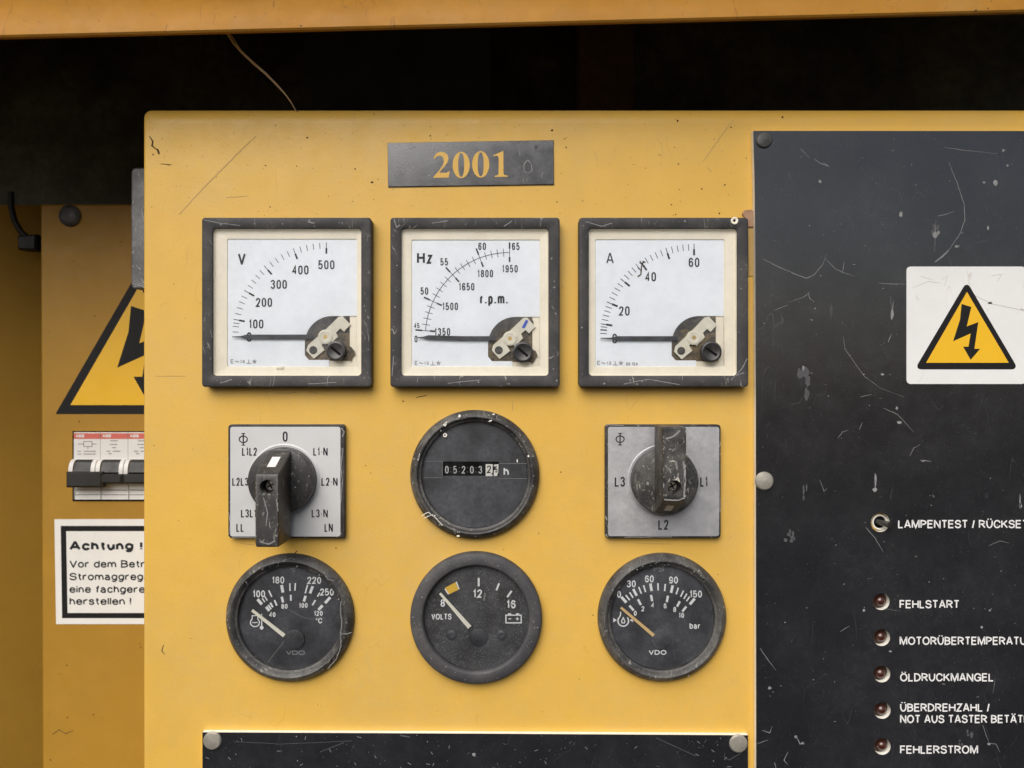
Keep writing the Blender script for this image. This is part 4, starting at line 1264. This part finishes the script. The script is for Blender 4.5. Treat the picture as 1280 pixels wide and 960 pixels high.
HH = 2.3
for cx, cy in ((568, 247), (698, 243)):                                 # the two noughts: thick sides, thin top and bottom
    n = 40
    a = [zy(cx + 57 * cos(2 * pi * i / n), cy + 88 * sin(2 * pi * i / n)) for i in range(n)]
    b = [zy(cx + 20 * cos(2 * pi * i / n), cy + 80 * math.copysign(abs(sin(2 * pi * i / n)) ** .8, sin(2 * pi * i / n))) for i in range(n)]
    mb.add(lift(a, HH) + lift(b, HH), [[i, (i + 1) % n, n + (i + 1) % n, n + i] for i in range(n)])
one = [(790, 327), (790, 320), (808, 316), (817, 307), (818, 205), (813, 188), (800, 184), (784, 190), (783, 182), (845, 154), (849, 154), (850, 306), (858, 314), (878, 318), (878, 325)]
mb.poly([zy(*p) for p in one][::-1], HH)
two = [(383, 333), (383, 327), (425, 278), (446, 248), (453, 222), (449, 200), (437, 187), (420, 184), (404, 190), (392, 205), (384, 204), (392, 182), (407, 166), (432, 159),
       (459, 164), (477, 180), (483, 203), (476, 230), (455, 259), (420, 298), (455, 299), (473, 298), (484, 290), (492, 290), (484, 331)]
mb.poly([zy(*p) for p in two][::-1], HH)
yp.part('lettering', mb, ['yellow'], plo, recalc=False)

# ------------------------------------------------------------------ indicator panel: black laminate, holes, engraved words
HPL = 9.
bp = Thing('fault_indicator_board', 'large scratched black panel with engraved white German fault names and lamp holes', 'indicator panel', 945, 560, 0)
lamps = [(1101.5, 752, 'FEHLSTART'), (1102, 797, 'MOTORÜBERTEMPERATUR'), (1102.3, 842.5, 'ÖLDRUCKMANGEL'), (1102.8, 888, 'ÜBERDREHZAHL'), (1102.8, 933, 'FEHLERSTROM')]
holes = [circ(*bp.L(x, y, HPL), 10.4, 32) for x, y, _ in lamps]
tog = bp.L(1100.3, 653, HPL)
holes.append(circ(*tog, 11.8, 32))
outer = bp.P([(941.5, 163.5), (943, 220), (944, 300), (944.8, 500), (945, 760), (945.8, 1400), (1900, 1400), (1900, 164)], HPL)
mb = MB()
mb.holed(outer, holes, 0.4, HPL, 0, 1, 1)
scr = [([(954, 324), (970, 332), (990, 341), (1008, 348), (1018, 343), (1028, 331), (1033, 319)], 1.2), ([(1032, 324), (1044, 336), (1055, 341), (1069, 346)], .9), ([(1055, 327), (1053, 342)], 1.),
       ([(1186, 203), (1196, 228), (1205, 255), (1206, 275), (1200, 292), (1188, 310), (1168, 328)], 1.3), ([(1186, 313), (1178, 321), (1168, 328)], 2.2), ([(1180, 184), (1205, 188), (1247, 192)], .9),
       ([(1172, 270), (1182, 268), (1193, 264)], 1.), ([(1170, 274), (1168, 315)], .7), ([(1012, 366), (1005, 371), (985, 378)], .9), ([(1010, 365), (1012, 373), (1018, 377)], .9), ([(968, 388), (985, 381)], .9),
       ([(1098, 354), (1115, 355), (1132, 355)], .9), ([(955, 178), (967, 179)], 1.2), ([(1018, 199), (1025, 204), (1036, 208), (1029, 203)], 1.4), ([(1000, 185), (1012, 198)], .8),
       ([(1054, 420), (1056, 436), (1062, 445), (1080, 470), (1100, 485), (1130, 496)], .7), ([(1104, 510), (1122, 518), (1142, 540)], 1.), ([(1150, 575), (1164, 577)], 1.5), ([(1075, 496), (1090, 493)], 1.),
       ([(1074, 537), (1078, 528)], .9), ([(1082, 659), (1094, 673), (1104, 690)], 1.1), ([(1236, 682), (1250, 676), (1262, 679)], .8), ([(1228, 906), (1236, 928)], 1.), ([(1236, 929), (1245, 930), (1250, 940)], 1.2),
       ([(996, 921), (1000, 930), (1005, 927)], 1.6), ([(953, 913), (962, 916), (965, 908)], 1.2), ([(950, 810), (958, 822), (970, 838)], 1.), ([(985, 940), (980, 950), (985, 956)], 1.4), ([(968, 953), (970, 960)], 1.3),
       ([(1047, 548), (1053, 540), (1060, 538)], 1.), ([(1137, 570), (1142, 560), (1150, 556)], .9), ([(1025, 600), (1030, 614), (1034, 610)], .8), ([(1243, 855), (1244, 848), (1241, 866)], .9), ([(1115, 390), (1117, 376)], 1.2),
       ([(1110, 428), (1114, 418)], 1.6), ([(945, 930), (960, 925)], 1.), ([(1050, 790), (1062, 782)], .9), ([(1100, 760), (1126, 764)], .5)]
rs = random.Random(21)
for pts, w in scr:
    mb.stroke(wob(bp.P(pts, HPL), 5, .5, rs), w * .58, HPL + .15, 2, taper=lambda q: .4 + .6 * sin(pi * min(.98, q + .08)))
for x, y, rx, ry in ((1115, 393, 2.1, 7), (1126, 268, 2., 3.6), (1093.5, 612, 2.6, 2.6), (1094.5, 600, 1.2, 9), (1275.5, 632, 1.8, 3.2), (1275, 627, 1.1, 8), (1169, 293, 3, 4), (1173, 291, 1.4, 2.2), (1196, 308, 2.4, 1.6),
                     (1244, 228, 2.4, 4), (1254, 188, 2, 1.8), (1230, 228, 1.6, 1.6), (1025, 227, 2., 2.2), (1259, 207, 1.4, 1.2), (1235, 285, 1.3, 3), (1004, 460, 1.3, 3.4), (1103, 468, 2, 1.2),
                     (962, 860, 2.3, 2), (1080, 763, 1.6, 1.6), (1227, 784, 1.5, 1.5), (1237, 763, 1.2, 1.2), (1236, 930, 2., 1.8), (995, 921, 1.8, 1.8), (1003, 929, 2, 1.4), (1121, 510, 1.4, 2), (1124, 528, 3, 1.6), (1154, 576, 2.6, 1.2), (1113, 814, 1.8, 1.4)):
    mb.poly(blotch(*bp.L(x, y, HPL), rx, ry, rs), HPL + .2, 2)
for x, y, rx, ry in ((985, 672, 9, 8), (990, 668, 5, 10), (1007, 615, 5, 13), (1004, 478, 14, 26), (1168, 288, 9, 11), (1212, 917, 6, 8), (1202, 928, 5, 6), (1115, 380, 3, 14), (1165, 620, 5, 3)):
    for k in range(5):
        mb.poly(blotch(*bp.L(x + rs.uniform(-rx, rx) * .6, y + rs.uniform(-ry, ry) * .6, HPL), rx * .22, ry * .28, rs), HPL + .08 + .01 * k, 3)
for k in range(190):
    x, y = rs.uniform(948, 1280), rs.uniform(172, 960)
    if 1128 < x and 328 < y < 486:
        continue
    r = rs.choice((.35, .45, .45, .6, .8))
    if rs.random() < .35:
        a, ln = rs.uniform(0, 3.14), rs.uniform(1.5, 4)
        mb.stroke([bp.L(x, y, HPL), bp.L(x + ln * cos(a), y + ln * sin(a) * .5, HPL)], rs.choice((.4, .5, .7)), HPL + .12, rs.choice((2, 3, 3)))
    else:
        mb.poly(blotch(*bp.L(x, y, HPL), r, r, rs, 7), HPL + .12, rs.choice((2, 2, 3)))
pan = bp.part('plate', mb, ['black_plate', 'core', 'scratch', 'scratch_soft'], recalc=False, angle=20)
mb = MB()
for s_, x, y, wd in (('LAMPENTEST / RÜCKSETZEN', 1122.5, 660.3, ('LAMPENTEST', 87.3)), ('FEHLSTART', 1124.3, 760.4, 75), ('MOTORÜBERTEMPERATUR', 1124.5, 806.2, ('MOTORÜBERTEMPERAT', 149.5)), ('ÖLDRUCKMANGEL', 1125, 851.8, 117),
                     ('ÜBERDREHZAHL /', 1125, 889.6, 112), ('NOT AUS TASTER BETÄTIGT', 1125, 903.9, ('NOT AUS TASTER', 109)), ('FEHLERSTROM', 1125, 942.2, 97.5)):
    u, v = bp.L(x, y, HPL)
    pre, wd = wd if isinstance(wd, tuple) else (None, wd)
    text(mb, s_, u, v, 10.3, HPL + .12, align='l', width=wd * .991, prefix=pre, mid=False, **HEL)
bp.part('lettering', mb, ['engraved'], pan, recalc=False)
for x, y, r, mt in ((955.5, 174.5, 10.3, 'rivet_dark'), (955.7, 601.5, 11.5, 'rivet')):
    mb = MB()
    u, v = bp.L(x, y, HPL + 2)
    mb.lathe(u, v, [(r, HPL), (r, HPL + 1), (r - 1.5, HPL + 2.8), (r * .5, HPL + 3.6), (.01, HPL + 3.8)], seg=36)
    bp.part('rivet', mb, [mt], pan, label='dark dented rivet at the top corner' if mt == 'rivet_dark' else 'pale round rivet head on the left edge')

LBL = {'FEHLSTART': 'small dark red lamp in the panel hole beside FEHLSTART', 'MOTORÜBERTEMPERATUR': 'small dark red lamp in the panel hole beside the word MOTORÜBERTEMPERATUR',
       'ÖLDRUCKMANGEL': 'small dark red lamp in the panel hole beside ÖLDRUCKMANGEL', 'ÜBERDREHZAHL': 'small dark red lamp in the panel hole beside ÜBERDREHZAHL',
       'FEHLERSTROM': 'small dark red lamp in the lowest panel hole beside FEHLERSTROM'}
led_lens = led_col = None
for x, y, s_ in lamps:
    t = Thing('indicator_lamp', LBL[s_], 'lamp', x, y, 0, 'indicator lamps down the black panel', h_ref=5)
    if led_lens is None:
        mb = MB()
        mb.lathe(0, 0, [(6.8, .3), (6.8, 1.5)] + [(6.6 * cos(R(a)), 1.5 + 5.6 * sin(R(a))) for a in range(5, 90, 8)] + [(.01, 7.1)], seg=36)
        led_lens = t.part('lens', mb, ['led'], angle=60)
        mb = MB()
        mb.lathe(0, 0, [(11.5, .25), (11.5, .55), (9.5, .6), (6, .5)], seg=32)
        led_col = t.part('hole_shade', mb, ['hole_shade'])  # ring at the hole's foot, coloured as its shade
    else:
        for src in (led_lens, led_col):
            c = src.copy()
            COL.objects.link(c)
            c.parent = t.o
            if src is led_lens:
                c.rotation_euler = (R(RND.uniform(-14, 14)), R(RND.uniform(-180, 180)), R(RND.uniform(-14, 14)))
                c.location = (RND.uniform(-.8, .8) * S, 0, RND.uniform(-.7, .7) * S)
t = Thing('toggle_switch', 'small metal toggle in the round hole beside LAMPENTEST', 'switch', 1100.3, 653, 0, h_ref=5)
mb = MB()
mb.lathe(0, 0, [(9.6, .2), (9.6, 4.4), (8.8, 5.2), (7.8, 4.6), (7.4, 1.5), (.01, 1.2)], 0, 32)
t.part('bushing', mb, ['core'])
mb = MB()
mb.lathe(0, 0, [(7.6, .3), (7.4, 2.2), (.01, 2.3)], seg=32)
t.part('recess', mb, ['void'])
mb = MB()
mb.tube([(-3, 1, 3), (0, .2, 8), (4, -.5, 14), (6, -1, 17)], 3.6, seg=16, taper=lambda q: .8 + .35 * q)
t.part('lever', mb, ['dark_pin'], angle=60)


# ------------------------------------------------------------------ warning signs and notice
BOLT = [(.450, .256), (.544, .291), (.500, .512), (.612, .463), (.574, .768), (.629, .768), (.538, .893), (.465, .743), (.517, .743), (.538, .592), (.368, .681), (.435, .434)]


def round_poly(pts, r):
    return fillet([p + (1,) for p in pts], r, True)


def triangle_sign(t, parent, apex, bl, br, h0, r, inner, hm):
    """black rounded triangle, yellow field and lightning arrow, in picture points"""
    out = t.P([bl, br, apex], hm)
    mb = MB()
    o = round_poly(out, r)
    mb.loft([lift(o, h0), lift(o, h0 + .4)], 0)
    p1 = t.part('triangle', mb, ['sign_black'], parent)
    mb = MB()
    mb.poly(t.P(inner, hm), h0 + .55)
    t.part('field', mb, ['sign_yellow'], p1, recalc=False)
    mb = MB()
    w, hh = br[0] - bl[0], bl[1] - apex[1]
    pts = []
    for a, b in BOLT:
        pts.append((bl[0] + a * w, apex[1] + b * hh + (0)))
    mb.poly(t.P(pts, hm)[::-1], h0 + .7)
    t.part('lightning_arrow', mb, ['sign_black'], p1, recalc=False)


ws_ = Thing('warning_sign', 'square white sticker with yellow lightning triangle on the black panel', 'sign', 1207, 407, HPL, 'lightning warning signs')
mb = MB()
x0, y0 = ws_.L(1132.8, 480, HPL)
x1, y1 = ws_.L(1281.5, 333.3, HPL)
o = rr(x0, y0, x1, y1, 5)
mb.loft([lift(o, .1), lift(o, .9)])
for pts, w in (([(1140, 360), (1160, 352), (1175, 354)], .5), ([(1150, 345), (1165, 350)], .5), ([(1176, 350), (1184, 345), (1180, 358)], .5), ([(1238, 345), (1252, 343), (1246, 352)], .6), ([(1215, 368), (1240, 380), (1278, 388)], .7), ([(1275, 386), (1280, 388)], 1.6)):
    mb.stroke(wob(ws_.P(pts, HPL), 4, .6), w * .8, 1.05, 1)
mb.poly(blotch(*ws_.L(1237, 379, HPL), 2.4, 1.4), 1.1, 2)
sh = ws_.part('sticker', mb, ['sticker_white', 'faint_scratch', 'dirt'], recalc=False)
triangle_sign(ws_, sh, (1207.8, 352), (1143, 461.5), (1272, 461.5), .95, 8, [(1156.8, 453.5), (1260, 453.5), (1207.8, 365)], HPL)
for c in sh.children_recursive:
    pass

wl = Thing('warning_sign', 'large shaded lightning triangle without white ground, half hidden behind the cabinet edge', 'sign', 174, 450, RP, 'lightning warning signs')
triangle_sign(wl, None, (174.5, 336), (69.5, 517.5), (279.5, 517.5), .1, 2.5, [(88.3, 506.3), (260.7, 506.3), (174.5, 357)], RP)

nt = Thing('notice', 'white notice with black border headed Achtung, partly covered by the cabinet', 'notice', 180, 715, RP)
mb = MB()
q = nt.P([(70.4, 780), (330, 780), (330, 648.5), (68.3, 649)], RP)
mb.loft([lift(q, .1), lift(q, .7)])
sh = nt.part('sticker', mb, ['notice_white'])
mb = MB()
a = nt.P([(78, 772.5), (322, 772.5), (322, 657.2), (76.3, 657.2)], RP)
b = nt.P([(84.8, 766), (315, 766), (315, 663.8), (83, 663.8)], RP)
mb.add(lift(a, .9) + lift(b, .9), [[i, (i + 1) % 4, 4 + (i + 1) % 4, 4 + i] for i in range(4)])
nt.part('border', mb, ['sign_black'], sh, recalc=False)
mb = MB()
KR = (D - RP) / D
text(mb, 'Achtung !', *nt.L(87, 688, RP), 11.8 * KR, .95, wt=.265, ws=1.25, align='l', mid=False, width=91.5 * KR, gap=.11)
for s_, y, wd, pre in (('Vor dem Betrieb', 709.5, 94.5, 'Vor dem Betr'), ('Stromaggregates', 725.3, 92, 'Stromaggreg'), ('eine fachgerechte', 741, 94.5, 'eine fachgere'), ('herstellen !', 756, 78, None)):
    text(mb, s_, *nt.L(87.2, y, RP), 9.5 * KR, .95, wt=.18, align='l', mid=False, width=wd * KR, prefix=pre, gap=.10)
nt.part('lettering', mb, ['ink'], sh, recalc=False)

# ------------------------------------------------------------------ circuit breakers in the inner panel
edges = [92, 125.4, 160, 194.6]
blab = ['white circuit breaker at the left end of the row, with relay symbol and red band', 'white circuit breaker in the middle of the row, with red band and plain print',
        'white circuit breaker at the right end of the row, mostly hidden behind the cabinet']
for k in range(3):
    xa, xb = edges[k] + .25, edges[k + 1] - .25
    t = Thing('circuit_breaker', blab[k], 'circuit breaker', (xa + xb) / 2, 583, RP, 'circuit breakers')
    HB = RP + 6
    mb = MB()
    x0, y1 = t.L(xa, 541, HB)
    x1, y0 = t.L(xb, 625, HB)
    ys = lambda py: t.L(0, py, HB)[1]
    # stepped profile from top to foot
    pf = [(ys(540.5), -8), (ys(540.5), 5), (ys(541.5), 6), (ys(574), 6), (ys(575), 10), (ys(602), 10), (ys(604), 5), (ys(611), 5), (ys(612), 4), (ys(617), 4), (ys(618), 5), (ys(624.5), 5), (ys(625), -8)]
    mb.loft([[(x0, p, q) for p, q in pf], [(x1, p, q) for p, q in pf]])
    body = t.part('body', mb, ['breaker'])
    mb = MB()
    mb.box(x0 + .2, ys(548.5), x1 - .2, ys(541.5), 5.5, 6.4)
    rb = t.part('red_band', mb, ['breaker_red'], body)
    mb = MB()
    text(mb, 'ABB', *t.L(xa + 8, 544.8, HB), 5, 6.6, wt=.24, ws=1.0, gap=.06)
    t.part('logo', mb, ['breaker'], rb, recalc=False)
    mb = MB()
    cx = (x0 + x1) / 2
    if k == 0:
        v = ys(555)
        mb.stroke([(cx - 5, v + 4), (cx + 8, v + 4), (cx + 8, v - 4), (cx - 5, v - 4)], 1., 6.3, 0, True)
        mb.stroke([(cx - 14, v), (cx - 5, v)], 1., 6.3)
        mb.stroke([(cx + 8, v), (cx + 15, v)], 1., 6.3)
        mb.stroke([(cx + 1.5, v - 4), (cx + 1.5, v - 8)], 1., 6.3)
        for yy in (564, 567.5):
            mb.stroke([(cx - 15, ys(yy)), (cx - 9, ys(yy))], 1., 6.3)
            mb.stroke([(cx - 5, ys(yy)), (cx + 14, ys(yy))], 1.2, 6.3)
    else:
        for yy, a_, b_ in ((551, -6, 6), (555.5, -7, 5), (559.5, -3, 3), (564, -12, -6), (564, -2, 10), (567, -9, -4)):
            mb.stroke([(cx + a_, ys(yy)), (cx + b_, ys(yy))], 1.3, 6.3)
    for yy in (612.6, 618.3):
        mb.stroke([(x0 + 1, ys(yy)), (x1 - 1, ys(yy))], 1.1, 5.6)
    mb.stroke([(x0 + .4, ys(606)), (x0 + .4, ys(624))], 1.2, 5.7)
    t.part('lettering', mb, ['grey_ink'], body, recalc=False)
    mb = MB()                                                            # round shoulders beside the toggle
    for xs in (x0 + 3.5, x1 - 3.5):
        mb.loft([[(xs - 3.2, ys(588) + 18 * cos(R(a)), 10 + 12 * sin(R(a))) for a in range(0, 181, 15)], [(xs + 3.2, ys(588) + 18 * cos(R(a)), 10 + 12 * sin(R(a))) for a in range(0, 181, 15)]])
    t.part('shoulder', mb, ['breaker'], body)
    mb = MB()
    mb.loft([[(xq, ys(574), 10), (xq, ys(577), 16), (xq, ys(589), 22), (xq, ys(597), 10)] for xq in (x0 + 7.5, x1 - 7.5)])
    yb, yt = (607.5, 588) if k == 0 else (603, 591)
    mb.box(x0 - (1.5 if k == 0 else 0), ys(yb), x1 + (14 if k == 0 else .3), ys(yt), 15, 27 if k == 0 else 25.5, 0, 3.2)
    t.part('toggle', mb, ['breaker_black'])
mbk = Thing('breaker_cutout', 'dark rectangular cutout edge behind the row of white circuit breakers', 'cutout', 140, 583, RP)
mb = MB()
a = mbk.P([(90.8, 626.5), (330, 626.5), (330, 538.8), (90.8, 538.8)], RP)
mb.loft([lift(a, .1), lift(a, .4)])
mbk.part('rim', mb, ['void'])

# ------------------------------------------------------------------ lower black plate
lp = Thing('lower_plate', 'black riveted plate along the bottom edge below the round gauges', 'plate', 594, 930, 0)
mb = MB()
HL = 7.
o = lp.P([(253, 1400), (935.5, 1400), (935, 919), (600, 917), (253, 915.3)], HL)
mb.loft([lift(o, .3), lift(o, HL)], 1, True, False)
mb.poly(o, HL, 0)
rs = random.Random(5)
for k in range(120):
    x, y = rs.uniform(256, 930), rs.uniform(919, 960)
    r = rs.choice((.4, .5, .7))
    if rs.random() < .3:
        a = rs.uniform(0, 3.14)
        mb.stroke([lp.L(x, y, HL), lp.L(x + 5 * cos(a), y + 4 * sin(a), HL)], .6, HL + .12, rs.choice((2, 3)))
    else:
        mb.poly(blotch(*lp.L(x, y, HL), r, r, rs, 7), HL + .12, rs.choice((2, 3)))
for pts, w in (([(295, 927), (350, 930), (440, 926)], .6), ([(400, 940), (430, 928)], .8), ([(500, 919), (512, 921)], 1.6), ([(820, 922), (870, 945)], .7), ([(928, 940), (912, 950), (905, 946)], .8)):
    mb.stroke(wob(lp.P(pts, HL), 5, .5), w, HL + .15, 3)
mb.poly(blotch(*lp.L(592, 943, HL), 2.2, 2.6), HL + .2, 2)
pl = lp.part('sheet', mb, ['black_plate', 'core', 'scratch', 'scratch_soft'], recalc=False, angle=20)
for x, y in ((265, 926.5), (923.3, 930)):
    mb = MB()
    u, v = lp.L(x, y, HL + 2)
    mb.lathe(u, v, [(11.3, HL), (11.3, HL + 1), (9.8, HL + 2.8), (5, HL + 3.4), (.01, HL + 3.6)], seg=36)
    lp.part('rivet', mb, ['rivet'], pl)

# crumbling strip of old adhesive between ammeter and black panel
ad = Thing('adhesive_strip', 'brown crumbling strip of old adhesive between the ammeter and the black panel', 'adhesive', 938, 310, 0)
mb = MB()
rs = random.Random(3)
mb.prism([(x + rs.uniform(-.5, .5), y) for x, y in ad.P([(931, 284), (944, 284), (944, 266), (939, 262), (930, 263), (928, 267), (931, 272)], 2)], 0, 3.4, 0, .6)
mb.prism(ad.P([(936, 345), (944, 345), (944, 284), (935, 284)], 1), 0, 1.2, 1)
ad.part('residue', mb, ['tape', 'rust_line'])
